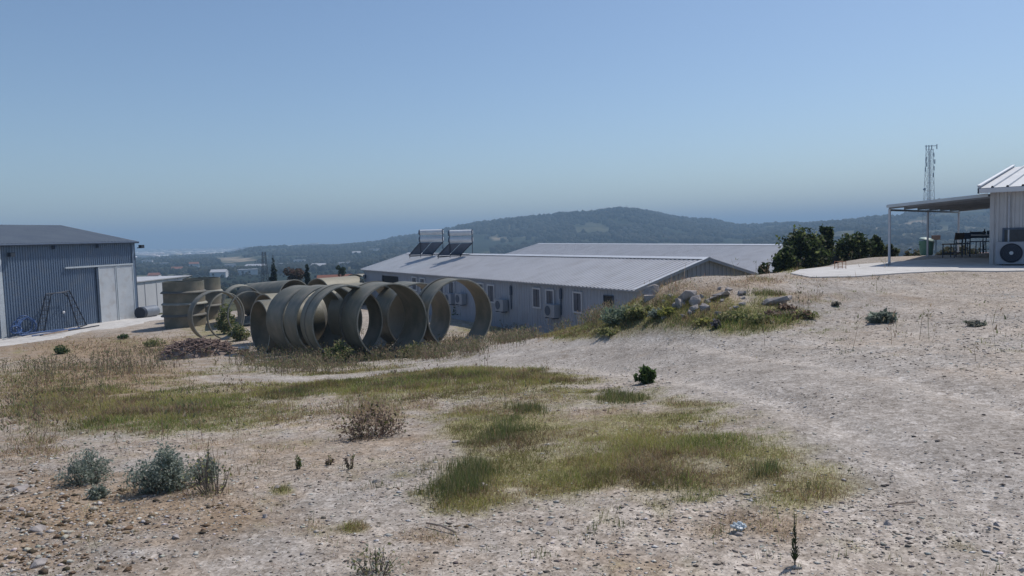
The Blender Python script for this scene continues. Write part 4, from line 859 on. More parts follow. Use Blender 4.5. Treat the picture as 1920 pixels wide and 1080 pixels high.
# ladder frame
gS = lambda px, py, off: None
def on_plane(px, py, off):                              # point seen at the pixel on the vertical plane parallel to the wall
    v = ray(px, py); n_ = nS; p0_ = A0+nS*off; t_ = np.dot(p0_-EYEP, n_)/np.dot(v, n_); return EYEP+v*t_
lad = empty('ladder_frame', on_plane(75, 622, 1.1), 'black steel ladder frame with two slanted ladders by shed', 'climbing frame')
def ladder(b0, b1, t0, t1, n_):
    b0, b1, t0, t1 = (np.array(q, float) for q in (b0, b1, t0, t1))
    for a_, c_ in ((b0, t0), (b1, t1)): MB().tube(a_, c_, .035, n=6).build('rail', M['black'], lad)
    for i in range(n_):
        f = (i+.6)/n_; MB().tube(b0+(t0-b0)*f, b1+(t1-b1)*f, .022, n=5).build('rung', M['black'], lad)
ladder(on_plane(69, 623, 1.2), on_plane(83, 621, .4), on_plane(86, 551, 1.2), on_plane(96, 551, .4), 10)
ladder(on_plane(148, 617, 1.2), on_plane(164, 613, .4), on_plane(125, 548, 1.2), on_plane(130, 545, .4), 10)
for a_, b_ in (((86,551,1.2),(125,548,1.2)), ((96,551,.4),(130,545,.4)), ((86,551,1.2),(96,551,.4)), ((125,548,1.2),(130,545,.4)), ((94,556,.9),(99,549,.9)), ((118,549,.9),(126,556,.9)), ((148,614,1.2),(164,610,.4))):
    MB().tube(on_plane(*a_), on_plane(*b_), .028, n=5).build('brace', M['black'], lad)
# blue hose coil
def zclamp(p, r=.04): p = np.array(p, float); p[2] = max(p[2], float(gz(p[0], p[1]))+r+.05); return p
hc_ = on_plane(45, 612, .7)
hs = empty('blue_hose', (hc_[0], hc_[1], zb), 'loose coil of blue hose against the shed by ladder', 'hose')
for k in range(7):
    cx_, cy_ = 48+random.uniform(-6,6), 611+random.uniform(-4,3); rx_, ry_ = random.uniform(14,24), random.uniform(14,20); off = .35+.12*k; P = []
    if k > 4: cx_, cy_, rx_, ry_ = 31+random.uniform(-4,3), 618, 8+k-4, 7
    for i in range(28): a_ = 2*pi*i/28; P.append(zclamp(on_plane(cx_+cos(a_)*rx_, cy_+sin(a_)*ry_, off+.15*sin(a_*2+k))))
    MB().path(P, .038, 6, closed=True).build('hose_loop', M['blue'], hs, smooth=True)
for k, (x0_, y0_, x1_, y1_) in enumerate(((40,628,140,616),(60,630,150,618),(55,625,120,617),(75,629,186,616))):
    P = [zclamp(on_plane(x0_+(x1_-x0_)*t_, y0_+(y1_-y0_)*t_, 1.5+.25*k+.1*sin(t_*5))) for t_ in np.linspace(0, 1, 12)]
    tag(MB().path(P, .04, 6).build('blue_pipe', M['blue'] if k < 3 else M['black'], smooth=True), ['upper long blue pipe lying on the concrete by the shed','lower long blue pipe lying nearest the plank','short blue pipe lying close to the ladder foot','thin dark rod reaching right of the ladder foot'][k], 'pipe')
P = [on_plane(82, 634, 2.9), on_plane(124, 630, 2.9)]; P = [zclamp(p_, .06) for p_ in P]; tag(MB().box(P[0], P[1]-P[0], (0,.25,0), (0,0,.09)).build('plank', M['wood']), 'weathered wooden beam lying on concrete below the hose', 'plank')
# white building and drum behind the shed
pA = at_d(259, 592, 60); pB = at_d(330, 592, 66); g_ = EYE-6.4; zt_ = at_d(275, 528, 61)[2]
wb = empty('white_block', (pA[0], pA[1], g_), 'low white flat sided building between shed and ring stack', 'building'); ww = pB-pA; ww[2] = 0; pp = np.array([pA[0]-2*ww[0]*.2, pA[1]-2*ww[1]*.2, g_]); nn_ = np.array([-ww[1], ww[0], 0])/np.linalg.norm(ww)*6
MB().box(pp, ww*1.9, nn_, (0,0,zt_-g_)).build('wall', M['plaster'], wb); MB().box(pp+[0,0,zt_-g_+.003]-nn_*.02, ww*1.9, nn_*1.04, (0,0,.08)).build('roof', M['roof_white'], wb)
for k in range(1, 6): MB().box(pp+ww*(.3*k)-nn_*.006, ww*.012, nn_*.006, (0,0,zt_-g_)).build('panel_joint', M['roof_white'], wb)
p0_ = at_d(264, 582, 54); p1_ = at_d(290, 581, 55.5); g_ = float(gz(p0_[0], p0_[1])); r_ = .42
dt = empty('drum', (p0_[0], p0_[1], g_), 'grey drum lying on its side with dark open end behind shed', 'drum'); c0_ = np.array([p0_[0]+.1, p0_[1], g_+r_+.0]); c1_ = np.array([p1_[0], p1_[1], g_+r_])
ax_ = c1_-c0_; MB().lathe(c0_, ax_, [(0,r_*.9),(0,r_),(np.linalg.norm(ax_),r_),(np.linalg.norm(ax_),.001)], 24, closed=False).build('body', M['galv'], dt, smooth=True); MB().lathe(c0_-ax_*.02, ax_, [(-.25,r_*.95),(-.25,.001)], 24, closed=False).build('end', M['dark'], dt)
MB().lathe(c0_-ax_/np.linalg.norm(ax_)*.27, ax_, [(0,r_*.96),(0,.001)], 20, closed=False)
MB().lathe(c0_, -ax_, [(0,r_*1.02),(.3,r_*1.02),(.3,.001)], 24, closed=False).build('drum_head', M['black'], dt, smooth=True)

# ------------------------------------------------------------------ long prefabricated building
C1 = at(1190, 540, 2.0); C2 = at(677, 503, 2.0); u1_ = C2-C1; u1_[2] = 0; LB = np.linalg.norm(u1_); u1_ /= LB; w1_ = np.array([u1_[1], -u1_[0], 0]);
if w1_[0] < 0: w1_ = -w1_
HW = 3.6; zf = EYE-4.5; ze = EYE-2.08; zr = at_d(1318, 484, C1[1]+HW*w1_[1]-.3)[2]-.04; HB = ze-zf
C1g = np.array([C1[0], C1[1], zf])+w1_*.18+u1_*.15
B3 = lambda t_, w_, z_: C1g+u1_*t_+w1_*w_+np.array([0,0,z_])
LB -= .3; WB = 2*HW-.36
lb = empty('long_building', C1g, 'long low prefabricated building with white metal roof and ribbed walls', 'building')
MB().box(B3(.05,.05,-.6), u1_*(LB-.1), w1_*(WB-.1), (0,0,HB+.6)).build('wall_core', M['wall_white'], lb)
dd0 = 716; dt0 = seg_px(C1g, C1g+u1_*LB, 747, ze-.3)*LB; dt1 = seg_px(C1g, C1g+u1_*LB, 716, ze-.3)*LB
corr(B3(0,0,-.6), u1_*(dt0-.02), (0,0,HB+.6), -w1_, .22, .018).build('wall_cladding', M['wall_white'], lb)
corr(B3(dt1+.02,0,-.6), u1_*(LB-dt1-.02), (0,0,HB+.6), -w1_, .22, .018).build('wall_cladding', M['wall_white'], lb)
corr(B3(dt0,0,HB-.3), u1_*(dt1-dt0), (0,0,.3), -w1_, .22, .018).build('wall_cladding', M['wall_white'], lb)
MB().box(B3(dt0,.04,-.4), u1_*(dt1-dt0), w1_*.008, (0,0,HB+.1)).build('door_shade_sheet', M['dark'], lb)  # thin near-black sheet painted in for the shade inside the doorway
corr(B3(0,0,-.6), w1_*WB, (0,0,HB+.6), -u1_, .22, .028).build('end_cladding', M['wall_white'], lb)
rz_ = zr-zf
def gab(t_, thk): 
    g_ = MB(); a_ = [B3(t_,0,HB+.003), B3(t_,WB,HB+.003), B3(t_,WB/2,rz_-.04)]; b_ = [q+u1_*thk for q in a_]; g_.add(a_+b_, [(0,2,1),(3,4,5),(0,1,4,3),(1,2,5,4),(2,0,3,5)]); return g_
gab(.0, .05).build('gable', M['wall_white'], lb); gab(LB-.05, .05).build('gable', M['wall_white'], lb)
for i in range(1, 30):
    w_ = WB*i/30; hh_ = (rz_-HB-.04)*(1-abs(w_-WB/2)/(WB/2)); 
    if hh_ > .08: MB().box(B3(-.03,w_,HB), w1_*.06, u1_*.028, (0,0,hh_-.03)).build('gable_rib', M['wall_white'], lb)
ov = .2; cut = seg_px(B3(0,WB/2,0), B3(LB,WB/2,0), 870, zr)*LB
for sgn in (0, 1):
    e_ = B3(-.2, -ov if sgn == 0 else WB+ov, HB-.02); r_ = B3(-.2, WB/2, rz_); vv_ = r_-e_; n_ = np.cross(u1_, vv_); n_ /= np.linalg.norm(n_); n_ *= np.sign(n_[2])
    MB().box(e_-n_*.005, u1_*(LB+.4), vv_, -n_*.05).build('roof_panel', M['wall_white'], lb)
    if sgn == 0:
        corr(e_, u1_*(cut+.2), vv_, n_, .25, .03).build('roof_sheet', M['roof_white'], lb)
        corr(e_+u1_*(cut+.2), u1_*(LB+.2-cut), vv_, n_, .25, .03).build('roof_sheet', M['roof_bright'], lb)
    else: corr(e_, u1_*(LB+.4), vv_, n_, .25, .03).build('roof_sheet', M['roof_white'], lb)
    MB().box(e_+n_*.034-u1_*.02, u1_*.10, vv_, n_*.02).build('verge_trim', M['cap'], lb); MB().box(e_+n_*.034+u1_*(LB+.34), u1_*.10, vv_, n_*.02).build('verge_trim', M['cap'], lb)
    MB().box(e_-n_*.06-u1_*.02, u1_*.03, vv_, n_*.09).build('verge_board', M['wall_white'], lb)
MB().add([B3(-.22,WB/2-.22,rz_-.005),B3(LB+.22,WB/2-.22,rz_-.005),B3(LB+.22,WB/2,rz_+.07),B3(-.22,WB/2,rz_+.07),B3(-.22,WB/2+.22,rz_-.005),B3(LB+.22,WB/2+.22,rz_-.005)], [(0,3,2,1),(3,4,5,2)]).build('ridge_cap', M['cap'], lb)
E0 = C1g; E1 = C1g+u1_*LB
def win(px0, px1, py0, py1, frame=True, mt='shutter'):
    t0 = seg_px(E0, E1, px1, ze-.9)*LB; t1 = seg_px(E0, E1, px0, ze-.9)*LB; tm = (t0+t1)/2; P_ = B3(tm,0,0); z1 = z_at(P_, py0)-zf; z0 = z_at(P_, py1)-zf
    f = MB(); fo = .07 if frame else .03
    w_ = MB().box(B3(t0,-.045,z0), u1_*(t1-t0), w1_*.02, (0,0,z1-z0)).build('window', M[mt], lb)
    fm = M['frame_white'] if frame else M['trim']
    for (a_, b_, c_, d_) in ((t0-fo, t0, z0-fo, z1+fo), (t1, t1+fo, z0-fo, z1+fo), (t0, t1, z1, z1+fo), (t0, t1, z0-fo, z0)):
        f.box(B3(a_,-.075,c_), u1_*(b_-a_), w1_*.06, (0,0,d_-c_))
    f.build('frame', fm, w_)
    MB().box(B3(tm-.015,-.055,z0), u1_*.03, w1_*.009, (0,0,z1-z0)).build('mullion', M['glass'], w_)
for q in ((1002,1014.5,542.5,575.5),(1027,1039.5,545.5,578.5),(1078,1092,550,584.5),(917,928,536,565.5),(898,908,533,561),(843.5,853,529,555),(825,834,527,552),(790,798,523,546),(775,783,521,543)): win(*q)
win(1135, 1151, 555, 586, False, 'glass')
def ac_unit(t_, z_, label):
    p_ = B3(t_, -.06, z_); a_ = empty('air_conditioner', p_, label, 'air conditioner', 'outdoor air conditioners on the long building')
    MB().box(p_, u1_*.8, -w1_*.28, (0,0,.55)).build('case', M['ac'], a_)
    MB().lathe(p_+u1_*.5-w1_*.283+np.array([0,0,.28]), -w1_, [(0,.001),(0,.2),(.015,.21),(.015,.17),(.004,.001)], 20, closed=False).build('fan_grille', M['trim'], a_)
    MB().box(p_+u1_*.1+[0,0,-.05], u1_*.04, -w1_*.3, (0,0,.045)).build('bracket', M['trim'], a_); MB().box(p_+u1_*.65+[0,0,-.05], u1_*.04, -w1_*.3, (0,0,.045)).build('bracket', M['trim'], a_)
for (px, py, lb_) in ((955,584,'air conditioner on the long wall between the two window pairs'),(1052,596,'air conditioner on the long wall left of the single framed window'),(877,571,'air conditioner on the long wall seen through the right ring'),(856,570,'air conditioner nearest the bush seen through the ring')):
    t_ = seg_px(E0, E1, px, ze-1.4)*LB; z_ = z_at(B3(t_,0,0), py)-zf; ac_unit(t_, z_, lb_)
for (px, y0_, y1_) in ((960,535,552),(1054,540,563),(1135,556,557)):
    if px == 1135: continue
    t_ = seg_px(E0, E1, px, ze-.8)*LB; z1 = z_at(B3(t_,0,0), y0_)-zf; z0 = z_at(B3(t_,0,0), y1_+28)-zf
    MB().tube(B3(t_,-.06,z0), B3(t_,-.06,z1), .03, n=6).build('cable_duct', M['trim'], lb); MB().box(B3(t_-.06,-.1,z1-.45), u1_*.12, w1_*.07, (0,0,.4)).build('vent_box', M['trim'], lb)
# small things on the far wall
t_ = seg_px(E0, E1, 687, ze-.6)*LB; MB().box(B3(t_,-.12,z_at(B3(t_,0,0), 522)-zf), u1_*.35, w1_*.1, (0,0,.25)).build('wall_box', M['trim'], lb)
# solar water heaters
def heater(px, label):
    t_ = seg_px(B3(0,WB/2,0), B3(LB,WB/2,0), px, zr)*LB; b_ = B3(t_, WB/2-.55, rz_-.12); s = b_[1]/F; X = np.array([1.0, -.05, 0]); Yb = np.array([-.72, .22, 0])
    h = empty('solar_water_heater', b_, label, 'solar heater', 'solar water heaters on the long roof'); L_ = 46*s; zt1 = 42*s; zt2 = 29*s
    for zz, k_ in ((zt1, 0), (zt2, .05)):
        c_ = b_+np.array([0,0,zz+.1])-X*(L_/2); tk = MB().lathe(c_, X, [(0,.001),(0,.13),(.05,.175),(L_-.05,.175),(L_,.13),(L_,.001)], 20, closed=False).build('tank', M['tank'], h, smooth=True)
        for e_ in (c_+X*.0, c_+X*(L_-.09)): MB().lathe(e_, X, [(-.01,.001),(-.01,.14),(.02,.182),(.09,.182)], 20, closed=False).build('end_cap', M['trim'], tk, smooth=True)
    top = b_+np.array([0,0,zt2-.12]); bot = b_+Yb*1.05+np.array([0,0,.12]); sl_ = bot-top; n_ = np.cross(X, sl_); n_ /= np.linalg.norm(n_)
    for k in (0, 1): MB().box(top-X*(L_/2)+X*(L_*.51*k), X*(L_*.48), sl_, n_*.07).build('collector', M['collector'], h)
    for sx_ in (-.46, .46):
        f_ = b_+X*(L_*sx_); MB().tube(f_+[0,0,-.06], f_+[0,0,zt1], .02, n=5).build('leg', M['black'], h); g2 = f_+Yb*1.05; MB().tube(g2+[0,0,-.1], g2+[0,0,.15], .02, n=5).build('leg', M['black'], h)
        MB().tube(g2+[0,0,.08], f_+[0,0,zt2-.1], .022, n=5).build('side_rail', M['black'], h); MB().tube(g2+[0,0,.0], f_+[0,0,.05], .018, n=5).build('foot_rail', M['black'], h)
    MB().tube(b_+Yb*1.05-X*(L_*.5)+[0,0,.06], b_+Yb*1.05+X*(L_*.5)+[0,0,.06], .025, n=5).build('bottom_rail', M['black'], h); MB().tube(b_-X*(L_*.46)+[0,0,.15], b_+X*(L_*.46)+[0,0,.15], .02, n=5).build('cross_rail', M['black'], h)
heater(824, 'left solar water heater of the two, twin tanks above panel')
heater(880, 'right solar water heater of the two, beside the brighter ridge end')

# ------------------------------------------------------------------ rear building roof
Ra = at_d(1500, 459.5, 50.5); zR = Ra[2]; Rb = at_d(1010, 457, 50); k_ = (zR-EYE)/(Rb[2]-EYE); Rb = EYEP+(Rb-EYEP)*k_
uR = Rb-Ra; uR[2] = 0; LR = np.linalg.norm(uR); uR /= LR; wR = np.array([uR[1], -uR[0], 0]); wR = wR if wR[1] < 0 else -wR
rb = empty('rear_building', (Ra[0], Ra[1], EYE-5.2), 'farther long building behind, its wide pale roof showing above the nearer one', 'building')
Ra0 = Ra-uR*4; LR += 4; HWR = 6.0; dz = 1.6
for sgn in (1, -1):
    vv_ = wR*HWR*sgn-np.array([0,0,dz]); n_ = np.cross(uR, vv_); n_ /= np.linalg.norm(n_); n_ *= np.sign(n_[2])
    MB().box(Ra0-n_*.01, uR*LR, vv_, -n_*.06).build('roof_panel', M['wall_white'], rb); corr(Ra0, uR*LR, vv_, n_, .25, .03).build('roof_sheet', M['roof_white'], rb)
    MB().box(Ra0+n_*.032+uR*(LR-.1), uR*.14, vv_, n_*.03).build('verge_trim', M['cap'], rb)
MB().add([Ra0+wR*.25+[0,0,-.02], Ra0+uR*LR+wR*.25+[0,0,-.02], Ra0+uR*LR+[0,0,.07], Ra0+[0,0,.07], Ra0-wR*.25+[0,0,-.02], Ra0+uR*LR-wR*.25+[0,0,-.02]], [(0,1,2,3),(3,2,5,4)]).build('ridge_cap', M['cap'], rb)
base_ = Ra0+wR*(HWR-.3)*-1; zz_ = zR-dz-.1; q_ = np.array([Ra0[0], Ra0[1], EYE-5.4])-wR*(HWR-.3)+uR*.3
MB().box(q_, uR*(LR-.6), wR*2*(HWR-.3), (0,0,zz_-(EYE-5.4))).build('wall', M['wall_white'], rb)

# ------------------------------------------------------------------ concrete patio
pa = MB(); outline = PATIO
zp = ZP
OP = [at(q[0], q[1], 1.19) for q in outline]; n_o = len(OP); pa.add([(p_[0], p_[1], zp) for p_ in OP]+[(p_[0], p_[1], zp-.5) for p_ in OP], [tuple(range(n_o))[::-1], tuple(range(n_o, 2*n_o))]+[(i, (i+1)%n_o, (i+1)%n_o+n_o, i+n_o) for i in range(n_o)])
o = pa.build('concrete_patio', M['concrete']); tag(o, 'pale concrete patio beside the canopy', kind='structure')
import bmesh
bm_ = bmesh.new(); bm_.from_mesh(o.data); bmesh.ops.recalc_face_normals(bm_, faces=bm_.faces); bm_.to_mesh(o.data); bm_.free()

# ------------------------------------------------------------------ right building and canopy
K0 = at(1857, 499, 1.23); gd = np.array([.643,.766,0]); hd = np.array([.766,-.643,0]); zk = EYE-1.25
K0 = np.array([K0[0], K0[1], zk]); dK = K0[1]; zev = z_at(K0, 352); HK = zev-zk
K3 = lambda a_, b_, z_: K0+hd*a_+gd*b_+np.array([0,0,z_])
rbd = empty('white_cabin', K0, 'white panelled cabin with ribbed metal roof at the right edge', 'building')
MB().box(K3(.03,.03,-.2), hd*9, gd*11.2, (0,0,HK+.2)).build('wall_core', M['cabin_wall'], rbd)
for i in range(8): corr(K3(.01+1.1*i,0,-.2), hd*1.09, (0,0,HK+.2), -gd, .18, .022, 'trap').build('wall_panel', M['cabin_wall'], rbd)
corr(K3(0,.02,-.2), gd*11.1, (0,0,HK+.2), -hd, .22, .022).build('side_cladding', M['cabin_wall'], rbd)
MB().box(K3(-.03,-.03,-.2), hd*.1, gd*.1, (0,0,HK+.19)).build('corner_trim', M['cabin_wall'], rbd)
e_ = K3(-.26,-.30,HK-.02); rr_ = np.array([0,0,1.0])
t_r = 1.0
for _ in range(40):
    qx = proj(e_+gd*t_r+np.array([0,0,.0]))[0]; t_r += (1920-qx)/60
q0 = e_+gd*t_r; kk = z_at(q0, 303)-q0[2]; vv_ = gd*7.5+np.array([0,0,kk/t_r*7.5]); print('cabin roof', t_r, kk); n_ = np.cross(hd, vv_); n_ /= np.linalg.norm(n_); n_ *= np.sign(n_[2])
MB().box(e_-n_*.005, hd*9.5, vv_, -n_*.07).build('roof_panel', M['roof_white'], rbd)
for i in range(9): corr(e_+hd*(1.05*i), hd*1.045, vv_, n_, .35, .045, 'rib').build('roof_sheet', M['roof_bright'], rbd)
v2 = gd*4-np.array([0,0,kk/t_r*4]); e2 = e_+vv_; n2_ = np.cross(hd, v2); n2_ /= np.linalg.norm(n2_); n2_ *= np.sign(n2_[2]); MB().box(e2, hd*9.5, v2, -n2_*.07).build('roof_panel', M['roof_bright'], rbd)
MB().box(e_-hd*.05+n_*.05, hd*.09, vv_, n_*.03).build('verge_trim', M['cap'], rbd); MB().box(e_-hd*.03-n_*.08, hd*.03, vv_, n_*.12).build('verge_board', M['frame_white'], rbd)
MB().box(e_-gd*.10-[0,0,.14], hd*9.5, gd*.1, (0,0,.12)).build('gutter', M['cap'], rbd); MB().box(e_-gd*.11-hd*.02-[0,0,.15], hd*.03, gd*.12, (0,0,.14)).build('gutter_end', M['black'], rbd)
for (px0, px1, py0, py1, mt_) in ((1884,1925,431,457,'dark'),):
    t0 = seg_px(K0, K0+hd*5, px0, zk+1)*5; t1 = t0+.9; z1 = z_at(K3(t0,0,0), py0)-zk; z0 = z_at(K3(t0,0,0), py1)-zk
    wn = MB().box(K3(t0,-.05,z0), hd*(t1-t0), gd*.02, (0,0,z1-z0)).build('window', M['glass'], rbd)
    f = MB()
    for (a_, b_, c_, d_) in ((t0-.05,t0,z0-.05,z1+.05),(t1,t1+.05,z0-.05,z1+.05),(t0,t1,z1,z1+.05),(t0,t1,z0-.05,z0)): f.box(K3(a_,-.07,c_), hd*(b_-a_), gd*.05, (0,0,d_-c_))
    f.build('frame', M['trim'], wn)
MB().tube(K3(.42,-.05,.1), K3(.42,-.05,HK-.25), .022, n=6).build('conduit', M['frame_white'], rbd)
ta = seg_px(K0, K0+hd*5, 1871, zk+.4)*5; p_ = K3(ta,-.10,.10); ac = empty('air_conditioner', p_, 'large white air conditioner with round fan on the cabin wall', 'air conditioner')
MB().box(p_, hd*.95, -gd*.32, (0,0,.60)).build('case', M['ac'], ac); c_ = p_+hd*.36-gd*.325+np.array([0,0,.30])
MB().lathe(c_, -gd, [(0,.001),(0,.25),(.02,.262),(.02,.235),(.003,.225),(.003,.001)], 32, closed=False).build('fan_grille', M['black'], ac, smooth=True); MB().lathe(c_-gd*.004, -gd, [(0,.001),(0,.05),(.02,.045),(.02,.001)], 16, closed=False).build('fan_hub', M['trim_light'], ac)
for k in range(5): r_ = .07+.035*k; MB().lathe(c_-gd*.02, -gd, [(0,r_),(.006,r_),(.006,r_+.006),(0,r_+.006)], 32).build('guard_ring', M['trim'], ac)
for k in (.08,.8): MB().box(p_+hd*k+[0,0,-.12], hd*.06, -gd*.3, (0,0,.115)).build('foot', M['trim'], ac)
# canopy
Wc = 2.62; zlo = z_at(K3(-Wc,0,0), 387)-zk; zhi = z_at(K3(0,0,0), 366)-zk; LC = 11.4
cn = empty('canopy', K3(-Wc,0,0), 'lean to canopy with thin white posts beside the cabin', 'canopy')
vv_ = hd*(Wc-.04)+np.array([0,0,zhi-zlo]); n_ = np.cross(gd, vv_); n_ /= np.linalg.norm(n_); n_ *= np.sign(n_[2]); o_ = K3(-Wc,0,zlo)
corr(o_-gd*.15-vv_*.02, gd*(LC+.3), vv_*1.02, n_, .25, .03).build('roof_sheet', M['shed_roof'], cn)
MB().box(o_-gd*.15-vv_*.02-n_*.015, gd*(LC+.3), vv_*1.0, n_*.010).build('ceiling_sheet', M['roof_white'], cn)
for k in range(7): MB().box(o_+gd*(LC*k/6-.03)-n_*.09, gd*.05, vv_, n_*.07).build('rafter', M['galv'], cn)
MB().box(o_-n_*.15-hd*.02, gd*LC, hd*.05, (0,0,.06)).build('edge_beam', M['galv'], cn); MB().box(o_-gd*.17-n_*.05-vv_*.01, gd*.02, vv_*1.0, n_*.09).build('fascia', M['trim_light'], cn)
for b_ in (0, 5.35, 11.3):
    p_ = K3(-Wc+.02, b_, 0); MB().cbox((p_[0],p_[1],zp-.02), .055, .055, zlo+zk-zp-.06, .7).build('post', M['frame_white'], cn); MB().cbox((p_[0],p_[1],zp+.002), .14, .14, .012, .7).build('foot_plate', M['galv'], cn)
# chairs and table
def chair_at(p, rz, mt, label, h=.86, first=None):
    if first is not None:
        c = copy_tree(first); c.location = p; c.rotation_euler.z = rz; c['label'] = label; return c
    c = empty('chair', (0,0,0)); tag(c, label, 'chair', 'metal framed chairs under the canopy'); sx = .21
    for ax_ in (-1, 1):
        MB().tube((ax_*sx,-.2,0), (ax_*sx,-.19,.45), .018, n=6).build('leg', M['blue_grey'], c); MB().tube((ax_*sx,.22,0), (ax_*sx,.20,.45), .018, n=6).build('leg', M['blue_grey'], c); MB().tube((ax_*sx,.205,.45), (ax_*sx,.26,h), .018, n=6).build('back_post', M['blue_grey'], c)
        MB().tube((ax_*sx,-.195,.16), (ax_*sx,.21,.16), .012, n=5).build('stretcher', M['blue_grey'], c)
    MB().box((-.23,-.22,.45), (.46,0,0), (0,.44,0), (0,0,.035)).build('seat', mt, c); MB().box((-.23,.235,h-.24), (.46,0,0), (0,.025,.0), (0,.02,.22)).build('backrest', mt, c)
    c.location = p; c.rotation_euler.z = rz; return c
G2 = lambda px, d: (lambda q: (q[0], q[1], zp+.002))(col_at(px, d))
ch = chair_at(G2(1786, 25.9), R(205), M['chair_brown'], 'brown backed chair farthest from the cabin under canopy')
c2 = chair_at(G2(1806, 26.4), R(150), None, 'dark chair right beside the brown backed chair', first=ch)
for q in children(c2):
    if q.name.startswith(('seat','backrest')): q.data = q.data.copy(); q.data.materials[0] = M['blue_grey']
c3 = chair_at(G2(1829, 28.6), R(160), None, 'dark chair on the far side of the table', first=c2); c4 = chair_at(G2(1847, 28.4), R(200), None, 'dark chair behind the table, closest to the cabin wall', first=c2)
p_ = np.array(G2(1837, 26.6)); tb = empty('table', p_, 'dark legged table with pale top under the canopy', 'table'); ca = hd; cb = gd
MB().box(p_-ca*.55-cb*.4+[0,0,.72], ca*1.1, cb*.8, (0,0,.03)).build('tabletop', M['tabletop'], tb); MB().box(p_-ca*.5-cb*.36+[0,0,.64], ca*1.0, cb*.72, (0,0,.079)).build('apron_frame', M['blue_grey'], tb)
for a_ in (-.5,.46):
    for b_ in (-.36,.32): MB().box(p_+ca*a_+cb*b_, ca*.045, cb*.045, (0,0,.64)).build('leg', M['blue_grey'], tb)
q_ = p_+ca*.15+[0,0,.751]; tag(MB().lathe(q_, (0,0,1), [(0,.001),(0,.045),(.1,.05),(.12,.02),(.2,.018),(.2,.001)], 12, closed=False).build('bottle', M['black'], smooth=True), 'dark bottle standing on the pale table top', 'bottle')
q_ = p_+ca*.33+cb*.1+[0,0,.751]; tag(MB().cbox(q_, .2, .14, .14, .3).build('box', M['blue_grey']), 'small dark box on the table next to the bottle', 'box')
# green bin
p_ = np.array(G2(1737.5, 28.5)); bn = empty('rubbish_bin', p_, 'round green rubbish bin with tilted pale lid near canopy post', 'bin')
MB().lathe(p_, (0,0,1), [(0,.001),(0,.20),(.04,.22),(.5,.255),(.52,.27),(.55,.27),(.55,.23),(.1,.2),(.1,.001)], 28, closed=False).build('body', M['bin_green'], bn, smooth=True)
MB().lathe(p_+[0.02,0,.54], (.28,-.1,1), [(0,.28),(.03,.285),(.09,.22),(.13,.08),(.13,.001)], 28, closed=False).build('lid', M['bin_lid'], bn, smooth=True)
for s_ in (-1,1): MB().tube(p_+[s_*.24,0,.4], p_+[s_*.3,0,.42], .02, n=6).build('handle', M['bin_green'], bn)
# small wire frame on the patio
p_ = hit(1578, 506, 15, 60); p_[2] = zp+.002; wf = empty('wire_frame', p_, 'small rusty wire frame standing on the patio edge', 'wire frame')
Xs = np.array([1,0,0]); Ys = np.array([0,1,0])
for a_ in (-.1,.12):
    for b_ in (0,.22): MB().tube(p_+Xs*a_+Ys*b_, p_+Xs*a_+Ys*b_+[0,0,.22], .009, n=5).build('leg', M['rust'], wf)
for z_ in (.05,.2):
    MB().tube(p_+Xs*-.1+[0,0,z_], p_+Xs*.12+[0,0,z_], .008, n=5).build('crossbar', M['rust'], wf); MB().tube(p_+Xs*-.1+Ys*.22+[0,0,z_], p_+Xs*.12+Ys*.22+[0,0,z_], .008, n=5).build('crossbar', M['rust'], wf)

# ------------------------------------------------------------------ lattice mast and poles
def mast(px, ybot_d, ytop, d, wb_, wt_, label, name='lattice_mast', nseg=16, thick=.09, ants=True, mt='mast'):
    b = col_at(px, d); top = at_d(px, ytop, d)[2]; H = top-b[2]; m_ = empty(name, b, label, 'mast'); s4 = [(-1,-1),(1,-1),(1,1),(-1,1)]
    b = np.array(b); wid = lambda f: (wb_*(1-f)**1.2+wt_)/2
    P = lambda i, f: b+np.array([s4[i][0]*wid(f), s4[i][1]*wid(f), H*f])
    for i in range(4): MB().path([P(i, f) for f in np.linspace(0, .96, 9)], thick, 5).build('leg', M[mt], m_)
    br_ = MB()
    fs = [1-(1-k/nseg)**1.15 for k in range(nseg+1)]; fs = [f*.96 for f in fs]
    for k in range(nseg):
        for i in range(4):
            j = (i+1)%4; br_.tube(P(i, fs[k]), P(j, fs[k+1]), thick*.5, n=4); br_.tube(P(j, fs[k]), P(i, fs[k+1]), thick*.5, n=4); br_.tube(P(i, fs[k+1]), P(j, fs[k+1]), thick*.5, n=4)
    o = br_.build('bracing', M[mt], m_); o['kind'] = 'stuff'
    if ants:
        MB().tube(b, b+[0,0,H*.95], .13, .08, n=6).build('cable_ladder', M[mt], m_)
        MB().tube(b+[-1.2,0,H*.985], b+[1.8,0,H*.985], .09, n=6).build('head_frame', M[mt], m_)
        for dx in (-1.0,-.3,.4,1.7): MB().cbox(b+[dx,-.2,H*.955 if dx < 1.5 else H*.96], .17, .15, 1.2, 0).build('antenna', M['mast'], m_)
        for (dx, f) in ((-1.0,.87),(1.0,.80),(1.15,.85),(-1.2,.79),(.9,.9),(-.9,.83),(.8,.75)): MB().cbox(b+[dx,-.3,H*f], .2, .15, 1.1, 0).build('antenna', M['mast'], m_)
        for (dx, f, r_) in ((2.1,.575,.5),(1.9,.42,.45),(-1.6,.66,.35)):
            MB().lathe(b+[dx,-.4,H*f], (0.2,-1,0), [(0,r_*.6),(.25,r_),(.3,r_),(.32,.001)], 16, closed=False).build('dish', M['mast'], m_, smooth=True)
    return m_
mast(1741.5, 0, 270, 190, 1.7, 1.15, 'tall grey lattice telecom mast behind the canopy', thick=.05)
mast(1707, 0, 462, 260, 2.2, .8, 'short distant pylon on the slope between canopy posts', 'pylon', 6, .12, False)
mast(494, 0, 469, 120, .8, .45, 'thin dark power pylon beside the tall fir tree', 'pylon', 10, .03, False, 'black')
